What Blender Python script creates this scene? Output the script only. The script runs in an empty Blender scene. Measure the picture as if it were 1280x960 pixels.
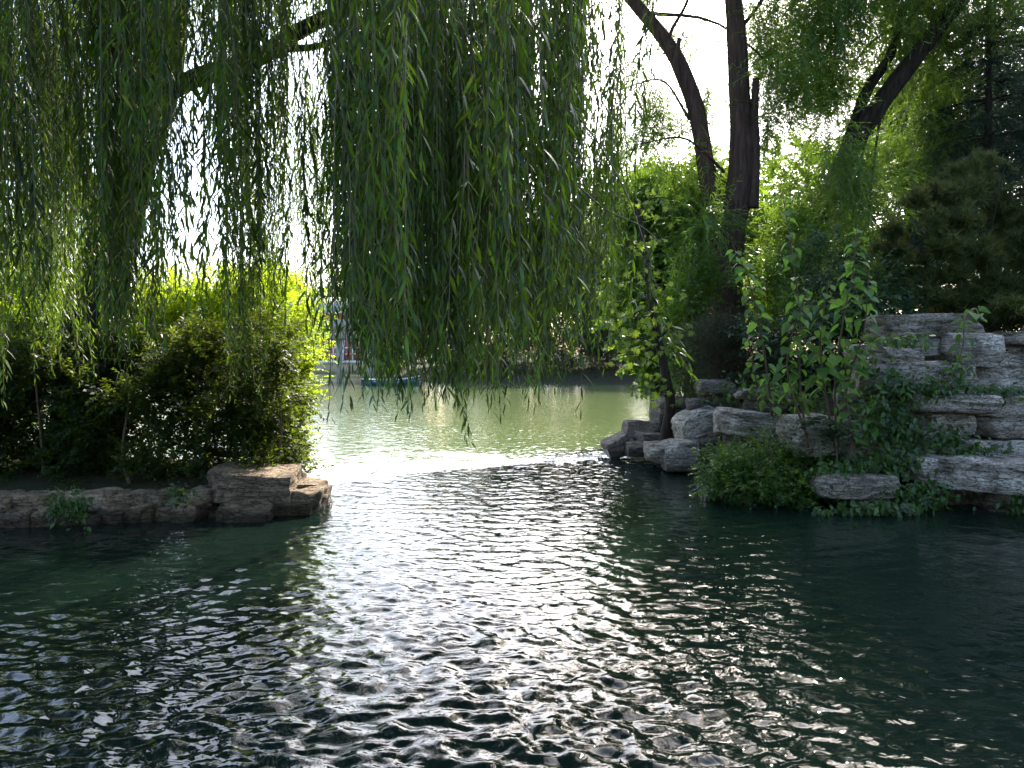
import bpy, math, random
import numpy as np
from mathutils import Vector, Matrix, noise as mnoise

# ------------------------------------------------------------------ camera, sky, sun, exposure
sc = bpy.context.scene
COL = sc.collection
H, PITCH, FPX = 2.0, math.radians(2.0), 1000.0
cam = bpy.data.cameras.new('camera')
cam.sensor_width = 36.0
cam.lens = 36.0 * FPX / 1280.0
cam.clip_start, cam.clip_end = 0.05, 3000
camo = bpy.data.objects.new('camera', cam)
camo.location = (0, 0, H)
camo.rotation_euler = (math.pi / 2 - PITCH, 0, 0)
COL.objects.link(camo)
sc.camera = camo

SUN_EL, SUN_AZ = math.radians(38), math.radians(18)      # azimuth from +Y towards +X
world = bpy.data.worlds.new('World')
sc.world = world
world.use_nodes = True
wt = world.node_tree
wt.nodes.clear()
sky = wt.nodes.new('ShaderNodeTexSky')
sky.sky_type = 'NISHITA'
sky.sun_disc = False
sky.sun_elevation = SUN_EL
sky.sun_rotation = SUN_AZ
sky.air_density, sky.dust_density, sky.ozone_density = 1.0, 3.6, 3.0
bg = wt.nodes.new('ShaderNodeBackground')
bg.inputs[1].default_value = 0.15
wo = wt.nodes.new('ShaderNodeOutputWorld')
wt.links.new(sky.outputs[0], bg.inputs[0])
wt.links.new(bg.outputs[0], wo.inputs[0])

sun = bpy.data.lights.new('sun', 'SUN')
sun.energy = 3.5
sun.angle = math.radians(0.6)
sun.color = (1.0, 0.92, 0.78)
suno = bpy.data.objects.new('sun', sun)
sdir = Vector((math.sin(SUN_AZ) * math.cos(SUN_EL), math.cos(SUN_AZ) * math.cos(SUN_EL), math.sin(SUN_EL)))
suno.rotation_euler = (-sdir).to_track_quat('-Z', 'Y').to_euler()
suno.location = sdir * 60
COL.objects.link(suno)

sc.view_settings.view_transform = 'Standard'
sc.view_settings.look = 'None'
sc.view_settings.gamma = 1.0
sc.view_settings.exposure = 2.2
sc.view_settings.use_curve_mapping = False
sc.render.engine = 'CYCLES'
cy = sc.cycles
cy.max_bounces, cy.diffuse_bounces, cy.glossy_bounces = 7, 3, 3
cy.transmission_bounces, cy.transparent_max_bounces = 4, 6
cy.sample_clamp_indirect = 6.0
cy.caustics_reflective = False
cy.caustics_refractive = False
cy.use_denoising = True

# ------------------------------------------------------------------ helpers
CP, SP = math.cos(PITCH), math.sin(PITCH)
def at(u, v, d):
    """place in the world seen at photo pixel (u, v), d metres ahead"""
    a, b = (u - 640) / FPX, (480 - v) / FPX
    y, z = CP + b * SP, -SP + b * CP
    t = d / y
    return np.array((a * t, d, H + z * t))

def link(name, me, mat=None, parent=None, loc=None, rot=None):
    o = bpy.data.objects.new(name, me)
    COL.objects.link(o)
    if mat is not None and me is not None and len(me.materials) == 0:
        me.materials.append(mat)
    if parent is not None:
        o.parent = parent
    if loc is not None:
        o.location = loc
    if rot is not None:
        o.rotation_euler = rot
    return o

def tag(o, label=None, cat=None, group=None, kind=None):
    for k, v in (('label', label), ('category', cat), ('group', group), ('kind', kind)):
        if v:
            o[k] = v
    return o

def thing(name, loc, label, cat, group=None):
    o = bpy.data.objects.new(name, None)
    o.empty_display_size = 0.2
    o.location = loc
    COL.objects.link(o)
    return tag(o, label, cat, group)

def mesh_np(name, V, polys, smooth=False):
    """polys: list of int arrays (n,3) or (n,4)"""
    me = bpy.data.meshes.new(name)
    V = np.asarray(V, dtype=np.float32)
    polys = [np.asarray(p, dtype=np.int32) for p in polys if len(p)]
    sizes = np.concatenate([np.full(len(p), p.shape[1], np.int32) for p in polys])
    loops = np.concatenate([p.ravel() for p in polys])
    starts = np.concatenate([[0], np.cumsum(sizes)[:-1]]).astype(np.int32)
    me.vertices.add(len(V)); me.vertices.foreach_set('co', V.ravel())
    me.loops.add(len(loops)); me.loops.foreach_set('vertex_index', loops)
    me.polygons.add(len(sizes)); me.polygons.foreach_set('loop_start', starts)
    me.polygons.foreach_set('loop_total', sizes)
    if smooth:
        me.polygons.foreach_set('use_smooth', np.ones(len(sizes), dtype=bool))
    me.update(calc_edges=True)
    return me

class Geo:
    """collects vertices, triangles and quads"""
    def __init__(s): s.V, s.T, s.Q, s.n = [], [], [], 0
    def add(s, V, T=None, Q=None):
        V = np.asarray(V, float)
        if T is not None and len(T): s.T.append(np.asarray(T, int) + s.n)
        if Q is not None and len(Q): s.Q.append(np.asarray(Q, int) + s.n)
        s.V.append(V); s.n += len(V)
    def arrays(s):
        V = np.concatenate(s.V) if s.V else np.zeros((0, 3))
        T = np.concatenate(s.T) if s.T else np.zeros((0, 3), int)
        Q = np.concatenate(s.Q) if s.Q else np.zeros((0, 4), int)
        return V, T, Q
    def mesh(s, name, smooth=False, origin=None):
        V, T, Q = s.arrays()
        if origin is not None:
            V = V - np.asarray(origin, float)
        return mesh_np(name, V, [T, Q], smooth)

def scatter(geo, tmpl, R, T, S=None):
    """copies of the template (V,T,Q) with rotations R (n,3,3), places T (n,3), scales S (n,)"""
    V, t, q = tmpl
    n, k = len(T), len(V)
    if n == 0: return
    W = np.einsum('nij,kj->nki', R, V)
    if S is not None:
        W = W * np.asarray(S)[:, None, None]
    W = (W + T[:, None, :]).reshape(-1, 3)
    off = (np.arange(n) * k)[:, None, None]
    geo.add(W, (t[None] + off).reshape(-1, 3) if len(t) else None, (q[None] + off).reshape(-1, 4) if len(q) else None)

def norm(a):
    return a / np.maximum(np.linalg.norm(a, axis=-1, keepdims=True), 1e-9)

def frames(axis, nrm):
    """matrices whose columns are side, axis (Y), normal (Z)"""
    y = norm(axis)
    x = norm(np.cross(y, nrm))
    z = np.cross(x, y)
    return np.stack([x, y, z], axis=-1)

def catmull(P, n):
    P = np.asarray(P, float)
    Q = np.vstack([2 * P[0] - P[1], P, 2 * P[-1] - P[-2]])
    out = []
    segs = len(P) - 1
    for t in np.linspace(0, segs, n):
        i = min(int(t), segs - 1); f = t - i
        a, b, c, e = Q[i], Q[i + 1], Q[i + 2], Q[i + 3]
        out.append(0.5 * (2 * b + (c - a) * f + (2 * a - 5 * b + 4 * c - e) * f * f + (3 * b - 3 * c + e - a) * f ** 3))
    return np.array(out)

def tube(geo, P, R, sides=8, rough=0.0, seed=0, ridges=0):
    P = np.asarray(P, float); R = np.asarray(R, float)
    n = len(P)
    tang = norm(np.gradient(P, axis=0))
    ref = np.array((1.0, 0.3, 0.1)) if abs(tang[0][2]) > 0.5 else np.array((0.0, 0.2, 1.0))
    rings = []
    th = np.linspace(0, 2 * np.pi, sides, endpoint=False)
    for i in range(n):
        a = norm(np.cross(tang[i], ref)); b = np.cross(tang[i], a)
        r = np.full(sides, R[i])
        if rough:
            for j in range(sides):
                dn = mnoise.noise(Vector((math.cos(th[j]) * 1.6 + seed, math.sin(th[j]) * 1.6, P[i][2] * 0.9)))
                dn += 0.5 * mnoise.noise(Vector((math.cos(th[j]) * 4 + seed, math.sin(th[j]) * 4, P[i][2] * 1.7)))
                r[j] *= 1 + rough * dn
        if ridges:
            r = r * (1 + 0.05 * np.cos(th * ridges + 1.3 * math.sin(P[i][2] * 1.5 + seed)))
        rings.append(P[i] + np.outer(r * np.cos(th), a) + np.outer(r * np.sin(th), b))
    V = np.concatenate(rings + [P[:1], P[-1:]])
    i = np.arange(n - 1)[:, None] * sides; j = np.arange(sides)[None]; k = (j + 1) % sides
    Q = np.stack([i + j, i + k, i + sides + k, i + sides + j], -1).reshape(-1, 4)
    jj = np.arange(sides)
    T = np.concatenate([np.stack([np.full(sides, n * sides), (jj + 1) % sides, jj], -1),
                        np.stack([np.full(sides, n * sides + 1), (n - 1) * sides + jj, (n - 1) * sides + (jj + 1) % sides], -1)])
    geo.add(V, T, Q)

def box(geo, lo, hi):
    (x0, y0, z0), (x1, y1, z1) = lo, hi
    V = [(x0, y0, z0), (x1, y0, z0), (x1, y1, z0), (x0, y1, z0), (x0, y0, z1), (x1, y0, z1), (x1, y1, z1), (x0, y1, z1)]
    geo.add(V, None, [(3, 2, 1, 0), (4, 5, 6, 7), (0, 1, 5, 4), (1, 2, 6, 5), (2, 3, 7, 6), (3, 0, 4, 7)])

# ------------------------------------------------------------------ materials
def nt(name):
    m = bpy.data.materials.new(name)
    m.use_nodes = True
    t = m.node_tree
    t.nodes.clear()
    out = t.nodes.new('ShaderNodeOutputMaterial')
    return m, t, out

def N(t, kind, **kw):
    n = t.nodes.new(kind)
    for k, v in kw.items():
        if k.startswith('i_'):
            key = k[2:]
            n.inputs[int(key) if key.isdigit() else key].default_value = v
        else:
            setattr(n, k, v)
    return n

def ramp(t, stops):
    r = t.nodes.new('ShaderNodeValToRGB')
    e = r.color_ramp.elements
    while len(e) < len(stops): e.new(0.5)
    for i, (p, c) in enumerate(stops):
        e[i].position = p
        e[i].color = tuple(c) + (1,) if len(c) == 3 else c
    return r

def leaf_mat(name, ca, cb, tr, trans=0.42, rough=0.42, spec=0.4, twigs=False):
    """leaf: two base tints mixed leaf by leaf, light comes through it"""
    ca, cb = tuple(c * 0.64 for c in ca), tuple(c * 0.64 for c in cb)
    m, t, out = nt(name)
    g = N(t, 'ShaderNodeNewGeometry')
    oi = N(t, 'ShaderNodeObjectInfo')
    add = N(t, 'ShaderNodeMath', operation='ADD')
    fr = N(t, 'ShaderNodeMath', operation='FRACT')
    t.links.new(g.outputs['Random Per Island'], add.inputs[0])
    t.links.new(oi.outputs['Random'], add.inputs[1])
    t.links.new(add.outputs[0], fr.inputs[0])
    r = ramp(t, [(0.0, tuple(c * 0.6 for c in ca)), (0.35, ca), (0.8, cb), (0.97, tuple(min(1, c * 1.6) for c in cb)), (1.0, (cb[1] * 1.5, cb[1] * 1.25, cb[2]))])
    t.links.new(fr.outputs[0], r.inputs[0])
    r2 = ramp(t, [(0.0, tuple(c * 0.75 for c in tr)), (1.0, tuple(min(1, c * 1.2) for c in tr))])
    t.links.new(fr.outputs[0], r2.inputs[0])
    p = N(t, 'ShaderNodeBsdfPrincipled', i_Roughness=rough)
    p.inputs['Specular IOR Level'].default_value = spec
    if twigs:      # each tress of twigs has its own tone of green
        mp = N(t, 'ShaderNodeMapping'); mp.inputs['Scale'].default_value = (4.5, 4.5, 0.22)
        t.links.new(g.outputs['Position'], mp.inputs[0])
        tn = N(t, 'ShaderNodeTexNoise', i_Scale=1.0, i_Detail=2.0); t.links.new(mp.outputs[0], tn.inputs['Vector'])
        tr_ = ramp(t, [(0.36, (0.30, 0.36, 0.40)), (0.52, (0.85, 0.88, 0.80)), (0.66, (1.45, 1.35, 1.0))]); t.links.new(tn.outputs[0], tr_.inputs[0])
        for k, src in enumerate((r, r2)):
            mm = N(t, 'ShaderNodeMixRGB', blend_type='MULTIPLY', i_0=1.0)
            t.links.new(src.outputs[0], mm.inputs[1]); t.links.new(tr_.outputs[0], mm.inputs[2])
            if k == 0: r = mm
            else: r2 = mm
    t.links.new(r.outputs[0], p.inputs['Base Color'])
    tl = N(t, 'ShaderNodeBsdfTranslucent')
    t.links.new(r2.outputs[0], tl.inputs[0])
    mx = N(t, 'ShaderNodeMixShader', i_0=trans)
    t.links.new(p.outputs[0], mx.inputs[1]); t.links.new(tl.outputs[0], mx.inputs[2])
    t.links.new(mx.outputs[0], out.inputs[0])
    return m

def bark_mat(name, ca, cb, scale=14, stretch=0.16, bump=0.9):
    m, t, out = nt(name)
    tc = N(t, 'ShaderNodeTexCoord')
    mp = N(t, 'ShaderNodeMapping'); mp.inputs['Scale'].default_value = (1, 1, stretch)
    t.links.new(tc.outputs['Object'], mp.inputs[0])
    n1 = N(t, 'ShaderNodeTexNoise', i_Scale=scale, i_Detail=8.0, i_Roughness=0.65, i_Distortion=0.6)
    n2 = N(t, 'ShaderNodeTexNoise', i_Scale=2.0, i_Detail=4.0)
    t.links.new(mp.outputs[0], n1.inputs['Vector']); t.links.new(tc.outputs['Object'], n2.inputs['Vector'])
    r = ramp(t, [(0.32, ca), (0.68, cb)])
    t.links.new(n1.outputs[0], r.inputs[0])
    mx = N(t, 'ShaderNodeMixRGB', blend_type='MULTIPLY', i_0=0.6)
    r2 = ramp(t, [(0.3, (0.55, 0.52, 0.5)), (0.7, (1.1, 1.05, 1.0))])
    t.links.new(n2.outputs[0], r2.inputs[0])
    t.links.new(r.outputs[0], mx.inputs[1]); t.links.new(r2.outputs[0], mx.inputs[2])
    p = N(t, 'ShaderNodeBsdfPrincipled', i_Roughness=0.9)
    p.inputs['Specular IOR Level'].default_value = 0.2
    b = N(t, 'ShaderNodeBump', i_Strength=bump, i_Distance=0.05)
    t.links.new(n1.outputs[0], b.inputs['Height'])
    t.links.new(mx.outputs[0], p.inputs['Base Color']); t.links.new(b.outputs[0], p.inputs['Normal'])
    t.links.new(p.outputs[0], out.inputs[0])
    return m

def rock_mat(name, ca, cb, dark, moss=0.25, scale=1.0):
    m, t, out = nt(name)
    tc = N(t, 'ShaderNodeTexCoord')
    oi = N(t, 'ShaderNodeObjectInfo')
    vm = N(t, 'ShaderNodeVectorMath', operation='ADD')
    cmb = N(t, 'ShaderNodeCombineXYZ')
    mr = N(t, 'ShaderNodeMath', operation='MULTIPLY', i_1=37.0)
    t.links.new(oi.outputs['Random'], mr.inputs[0])
    for k in range(3): t.links.new(mr.outputs[0], cmb.inputs[k])
    t.links.new(tc.outputs['Object'], vm.inputs[0]); t.links.new(cmb.outputs[0], vm.inputs[1])
    mp = N(t, 'ShaderNodeMapping'); mp.inputs['Scale'].default_value = (1, 1, 5.0)
    t.links.new(vm.outputs[0], mp.inputs[0])
    strat = N(t, 'ShaderNodeTexNoise', i_Scale=3.2 * scale, i_Detail=9.0, i_Roughness=0.68, i_Distortion=0.4)
    t.links.new(mp.outputs[0], strat.inputs['Vector'])
    big = N(t, 'ShaderNodeTexNoise', i_Scale=2.6 * scale, i_Detail=6.0, i_Roughness=0.6)
    t.links.new(vm.outputs[0], big.inputs['Vector'])
    fine = N(t, 'ShaderNodeTexNoise', i_Scale=34.0 * scale, i_Detail=6.0, i_Roughness=0.7)
    t.links.new(vm.outputs[0], fine.inputs['Vector'])
    vor = N(t, 'ShaderNodeTexVoronoi', feature='DISTANCE_TO_EDGE', i_Scale=5.5 * scale)
    wv = N(t, 'ShaderNodeMixRGB', blend_type='ADD', i_0=0.35)
    t.links.new(mp.outputs[0], wv.inputs[1]); t.links.new(big.outputs['Color'], wv.inputs[2])
    t.links.new(wv.outputs[0], vor.inputs['Vector'])
    crack = ramp(t, [(0.0, (0, 0, 0)), (0.06, (1, 1, 1))])
    t.links.new(vor.outputs['Distance'], crack.inputs[0])
    c1 = ramp(t, [(0.30, ca), (0.66, cb)])
    t.links.new(big.outputs[0], c1.inputs[0])
    c2 = ramp(t, [(0.36, (0.16, 0.145, 0.135)), (0.47, (0.80, 0.77, 0.75)), (0.66, (1.2, 1.2, 1.2))])
    t.links.new(strat.outputs[0], c2.inputs[0])
    m1 = N(t, 'ShaderNodeMixRGB', blend_type='MULTIPLY', i_0=0.85)
    t.links.new(c1.outputs[0], m1.inputs[1]); t.links.new(c2.outputs[0], m1.inputs[2])
    c3 = ramp(t, [(0.38, (0.30, 0.28, 0.26)), (0.56, (1.1, 1.09, 1.08))])
    t.links.new(fine.outputs[0], c3.inputs[0])
    m2 = N(t, 'ShaderNodeMixRGB', blend_type='MULTIPLY', i_0=0.7)
    t.links.new(m1.outputs[0], m2.inputs[1]); t.links.new(c3.outputs[0], m2.inputs[2])
    # lichen and moss stains
    st = N(t, 'ShaderNodeTexNoise', i_Scale=1.5 * scale, i_Detail=7.0, i_Roughness=0.72, i_Distortion=1.0)
    t.links.new(vm.outputs[0], st.inputs['Vector'])
    sr = ramp(t, [(0.60 - 0.1 * moss, (0, 0, 0)), (0.72, (1, 1, 1))])
    t.links.new(st.outputs[0], sr.inputs[0])
    mk = N(t, 'ShaderNodeMixRGB', blend_type='MULTIPLY', i_0=0.55)
    t.links.new(m2.outputs[0], mk.inputs[1]); t.links.new(crack.outputs[0], mk.inputs[2]); m2 = mk
    ob = ramp(t, [(0.0, (0.68, 0.66, 0.63)), (1.0, (1.15, 1.15, 1.18))]); t.links.new(oi.outputs['Random'], ob.inputs[0])
    mo = N(t, 'ShaderNodeMixRGB', blend_type='MULTIPLY', i_0=1.0)
    t.links.new(m2.outputs[0], mo.inputs[1]); t.links.new(ob.outputs[0], mo.inputs[2]); m2 = mo
    m3 = N(t, 'ShaderNodeMixRGB', blend_type='MIX')
    m3.inputs[2].default_value = tuple(dark) + (1,)
    sm = N(t, 'ShaderNodeMath', operation='MULTIPLY', i_1=0.35 + moss)
    t.links.new(sr.outputs[0], sm.inputs[0]); t.links.new(sm.outputs[0], m3.inputs[0])
    t.links.new(m2.outputs[0], m3.inputs[1])
    # the wet band just above the water
    ge = N(t, 'ShaderNodeNewGeometry'); sx = N(t, 'ShaderNodeSeparateXYZ')
    t.links.new(ge.outputs['Position'], sx.inputs[0])
    wa = N(t, 'ShaderNodeMath', operation='MULTIPLY_ADD', i_1=0.26, i_2=-0.01)
    t.links.new(big.outputs[0], wa.inputs[0])
    wl = N(t, 'ShaderNodeMath', operation='SUBTRACT'); t.links.new(sx.outputs[2], wl.inputs[0]); t.links.new(wa.outputs[0], wl.inputs[1])
    wr = ramp(t, [(0.0, (1, 1, 1)), (0.06, (0, 0, 0))]); t.links.new(wl.outputs[0], wr.inputs[0])
    m4 = N(t, 'ShaderNodeMixRGB', blend_type='MULTIPLY'); m4.inputs[2].default_value = (0.36, 0.34, 0.30, 1)
    t.links.new(wr.outputs[0], m4.inputs[0]); t.links.new(m3.outputs[0], m4.inputs[1])
    p = N(t, 'ShaderNodeBsdfPrincipled')
    rr = N(t, 'ShaderNodeMapRange'); rr.inputs['To Min'].default_value = 0.88; rr.inputs['To Max'].default_value = 0.35
    t.links.new(wr.outputs[0], rr.inputs[0]); t.links.new(rr.outputs[0], p.inputs['Roughness'])
    p.inputs['Specular IOR Level'].default_value = 0.3
    t.links.new(m4.outputs[0], p.inputs['Base Color'])
    h1 = N(t, 'ShaderNodeMath', operation='MULTIPLY_ADD', i_1=0.35); t.links.new(fine.outputs[0], h1.inputs[0]); t.links.new(strat.outputs[0], h1.inputs[2])
    h2 = N(t, 'ShaderNodeMath', operation='MULTIPLY_ADD', i_1=0.35); t.links.new(crack.outputs[0], h2.inputs[0]); t.links.new(h1.outputs[0], h2.inputs[2])
    b = N(t, 'ShaderNodeBump', i_Strength=1.0, i_Distance=0.11)
    t.links.new(h2.outputs[0], b.inputs['Height']); t.links.new(b.outputs[0], p.inputs['Normal'])
    t.links.new(p.outputs[0], out.inputs[0])
    return m

def plain_mat(name, col, rough=0.7, var=0.15, scale=3.0, spec=0.4, bump=0.1):
    m, t, out = nt(name)
    tc = N(t, 'ShaderNodeTexCoord')
    n1 = N(t, 'ShaderNodeTexNoise', i_Scale=scale, i_Detail=6.0, i_Roughness=0.65)
    t.links.new(tc.outputs['Object'], n1.inputs['Vector'])
    r = ramp(t, [(0.3, tuple(c * (1 - var) for c in col)), (0.7, tuple(min(1, c * (1 + var)) for c in col))])
    t.links.new(n1.outputs[0], r.inputs[0])
    p = N(t, 'ShaderNodeBsdfPrincipled', i_Roughness=rough)
    p.inputs['Specular IOR Level'].default_value = spec
    b = N(t, 'ShaderNodeBump', i_Strength=bump, i_Distance=0.02)
    t.links.new(n1.outputs[0], b.inputs['Height'])
    t.links.new(r.outputs[0], p.inputs['Base Color']); t.links.new(b.outputs[0], p.inputs['Normal'])
    t.links.new(p.outputs[0], out.inputs[0])
    return m

M = {}
M['willow'] = leaf_mat('willow_leaf', (0.024, 0.066, 0.014), (0.072, 0.165, 0.026), (0.20, 0.34, 0.018), 0.38, 0.42, 0.30, True)
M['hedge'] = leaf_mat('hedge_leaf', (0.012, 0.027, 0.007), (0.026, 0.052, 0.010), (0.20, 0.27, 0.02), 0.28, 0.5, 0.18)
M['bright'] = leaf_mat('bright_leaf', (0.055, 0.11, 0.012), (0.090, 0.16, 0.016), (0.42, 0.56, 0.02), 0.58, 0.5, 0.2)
M['tree'] = leaf_mat('tree_leaf', (0.036, 0.088, 0.014), (0.066, 0.145, 0.020), (0.22, 0.35, 0.025), 0.42, 0.45, 0.4)
M['soft'] = leaf_mat('soft_willow_leaf', (0.052, 0.116, 0.020), (0.088, 0.172, 0.030), (0.20, 0.33, 0.026), 0.42, 0.45, 0.4)
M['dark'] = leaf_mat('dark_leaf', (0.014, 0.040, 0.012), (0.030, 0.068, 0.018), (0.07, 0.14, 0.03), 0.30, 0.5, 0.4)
M['cedar'] = leaf_mat('cedar_needle', (0.016, 0.040, 0.030), (0.030, 0.065, 0.045), (0.05, 0.10, 0.04), 0.22, 0.55, 0.3)
M['pine'] = leaf_mat('pine_needle', (0.054, 0.092, 0.020), (0.130, 0.165, 0.040), (0.16, 0.15, 0.03), 0.30, 0.55, 0.3)
M['juniper'] = leaf_mat('juniper_needle', (0.038, 0.036, 0.020), (0.050, 0.055, 0.026), (0.06, 0.07, 0.02), 0.2, 0.6, 0.3)
M['sapling'] = leaf_mat('sapling_leaf', (0.046, 0.118, 0.020), (0.080, 0.180, 0.030), (0.20, 0.38, 0.05), 0.40, 0.5, 0.3)
M['maple'] = leaf_mat('lobed_leaf', (0.045, 0.095, 0.022), (0.080, 0.145, 0.028), (0.30, 0.42, 0.03), 0.5, 0.45, 0.4)
M['ivy'] = leaf_mat('ivy_leaf', (0.028, 0.075, 0.010), (0.056, 0.125, 0.015), (0.14, 0.26, 0.03), 0.35, 0.42, 0.4)
M['far'] = leaf_mat('far_leaf', (0.040, 0.070, 0.028), (0.070, 0.100, 0.036), (0.12, 0.16, 0.04), 0.35, 0.6, 0.2)
M['bark'] = bark_mat('dark_bark', (0.014, 0.010, 0.007), (0.058, 0.042, 0.031))
M['redbark'] = bark_mat('reddish_bark', (0.020, 0.012, 0.009), (0.105, 0.062, 0.045), 18, 0.10, 1.0)
M['twig'] = plain_mat('twig', (0.10, 0.085, 0.030), 0.6)
M['stem'] = plain_mat('stem', (0.085, 0.055, 0.030), 0.7)
M['palebark'] = bark_mat('pale_bark', (0.12, 0.11, 0.09), (0.25, 0.23, 0.19), 10, 0.4, 0.4)
M['stone'] = rock_mat('lavender_limestone', (0.34, 0.29, 0.22), (0.72, 0.65, 0.54), (0.07, 0.065, 0.055), 0.2)
M['brownstone'] = rock_mat('brown_limestone', (0.19, 0.155, 0.12), (0.36, 0.31, 0.255), (0.05, 0.045, 0.03), 0.3)
M['bankstone'] = rock_mat('bank_stone', (0.20, 0.145, 0.090), (0.45, 0.345, 0.225), (0.04, 0.042, 0.022), 0.35)
M['concrete'] = plain_mat('concrete', (0.30, 0.27, 0.23), 0.85, 0.12, 0.8)
M['white'] = plain_mat('white_paint', (0.62, 0.62, 0.61), 0.6, 0.06, 1.0)
M['brick'] = plain_mat('red_brick', (0.42, 0.15, 0.11), 0.85, 0.25, 1.5)
M['roof'] = plain_mat('grey_roof', (0.30, 0.31, 0.33), 0.7, 0.15, 0.6)
M['glass'] = plain_mat('dark_glass', (0.05, 0.055, 0.06), 0.12, 0.2, 1.0, 0.6, 0.0)
M['red'] = plain_mat('red_paint', (0.50, 0.06, 0.05), 0.5, 0.1, 2.0)
M['tan'] = plain_mat('tan_render', (0.42, 0.33, 0.22), 0.85, 0.2, 0.7)
M['blue'] = plain_mat('blue_hull', (0.025, 0.075, 0.145), 0.35, 0.12, 2.0)

# ------------------------------------------------------------------ ground
def poly_sd(P, X, Y):
    """signed distance to polygon, positive inside"""
    P = np.asarray(P, float)
    d = np.full(X.shape, 1e9); ins = np.zeros(X.shape, bool)
    for (ax, ay), (bx, by) in zip(P, np.roll(P, -1, axis=0)):
        ex, ey = bx - ax, by - ay
        t = np.clip(((X - ax) * ex + (Y - ay) * ey) / (ex * ex + ey * ey), 0, 1)
        d = np.minimum(d, np.hypot(X - ax - t * ex, Y - ay - t * ey))
        c = ((ay > Y) != (by > Y))
        with np.errstate(divide='ignore', invalid='ignore'):
            xi = ax + (Y - ay) * ex / (ey if ey != 0 else 1e-9)
        ins ^= c & (X < xi)
    return np.where(ins, d, -d)

def vnoise(X, Y, s, seed=0):
    """smooth value noise from a few rotated sines"""
    r = np.random.RandomState(seed)
    out = np.zeros_like(X)
    for k in range(7):
        a = r.uniform(0, 6.28); f = s * r.uniform(0.5, 1.9)
        out += np.sin((X * math.cos(a) + Y * math.sin(a)) * f + r.uniform(0, 6.28) + 1.3 * np.sin((Y * math.cos(a) - X * math.sin(a)) * f * 0.6 + r.uniform(0, 6.28)))
    return out / 7

LEFT = [(-2.75, 10.15), (-2.65, 11.0), (-3.1, 12.3), (-4.4, 13.5), (-8, 14.2), (-45, 14.6), (-45, 8.6), (-12, 9.0), (-6.5, 9.4), (-4, 9.85)]
RIGHT = [(2.2, 17.6), (2.6, 16.2), (3.2, 14.5), (3.2, 12.6), (3.5, 11.6), (4.4, 10.9), (6.5, 10.75), (9, 10.6), (14, 10.2), (60, 9),
         (200, 9), (200, 60), (60, 70), (14, 70), (10.5, 55), (6.8, 34), (4.6, 24), (2.7, 19)]
FAR = [(-900, 92), (-40, 100), (-16, 100), (-10, 72), (-6, 64), (4, 61.5), (14, 60), (20, 40), (60, 50), (900, 50), (900, 1500), (-900, 1500)]
NEAR = [(-60, -400), (60, -400), (60, 0.2), (-60, 0.4)]

def ramp_h(s, pts):
    return np.interp(s, [p[0] for p in pts], [p[1] for p in pts])

def ground_h(X, Y):
    z = np.full(X.shape, -0.9)
    sl = poly_sd(LEFT, X, Y)
    z = np.maximum(z, ramp_h(sl, [(-0.6, -0.9), (0.0, -0.1), (0.15, 0.15), (0.5, 0.27), (2, 0.40), (50, 0.6)]))
    sr = poly_sd(RIGHT, X, Y)
    z = np.maximum(z, ramp_h(sr, [(-0.8, -0.9), (0.0, -0.08), (0.5, 0.35), (1.2, 0.95), (2.4, 1.6), (5, 2.0), (40, 2.6)]))
    sf = poly_sd(FAR, X, Y)
    z = np.maximum(z, ramp_h(sf, [(-2, -0.9), (0.0, -0.1), (1.5, 0.7), (8, 1.3), (200, 3.0)]))
    sn = poly_sd(NEAR, X, Y)
    z = np.maximum(z, ramp_h(sn, [(-0.4, -0.9), (0.0, 0.2), (0.2, 0.5), (100, 0.6)]))
    land = np.clip(z + 0.2, 0, 1)
    return z + land * (0.07 * vnoise(X, Y, 2.2, 3) + 0.12 * vnoise(X, Y, 0.6, 4))

def axis(parts):
    return np.unique(np.concatenate([np.arange(a, b, s) for a, b, s in parts]).round(4))

def grid(xs, ys, zf):
    X, Y = np.meshgrid(xs, ys)
    Z = zf(X, Y)
    V = np.stack([X, Y, Z], -1).reshape(-1, 3)
    nx, ny = len(xs), len(ys)
    i = np.arange(ny - 1)[:, None] * nx; j = np.arange(nx - 1)[None]
    Q = np.stack([i + j, i + j + 1, i + nx + j + 1, i + nx + j], -1).reshape(-1, 4)
    return V, Q

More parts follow.
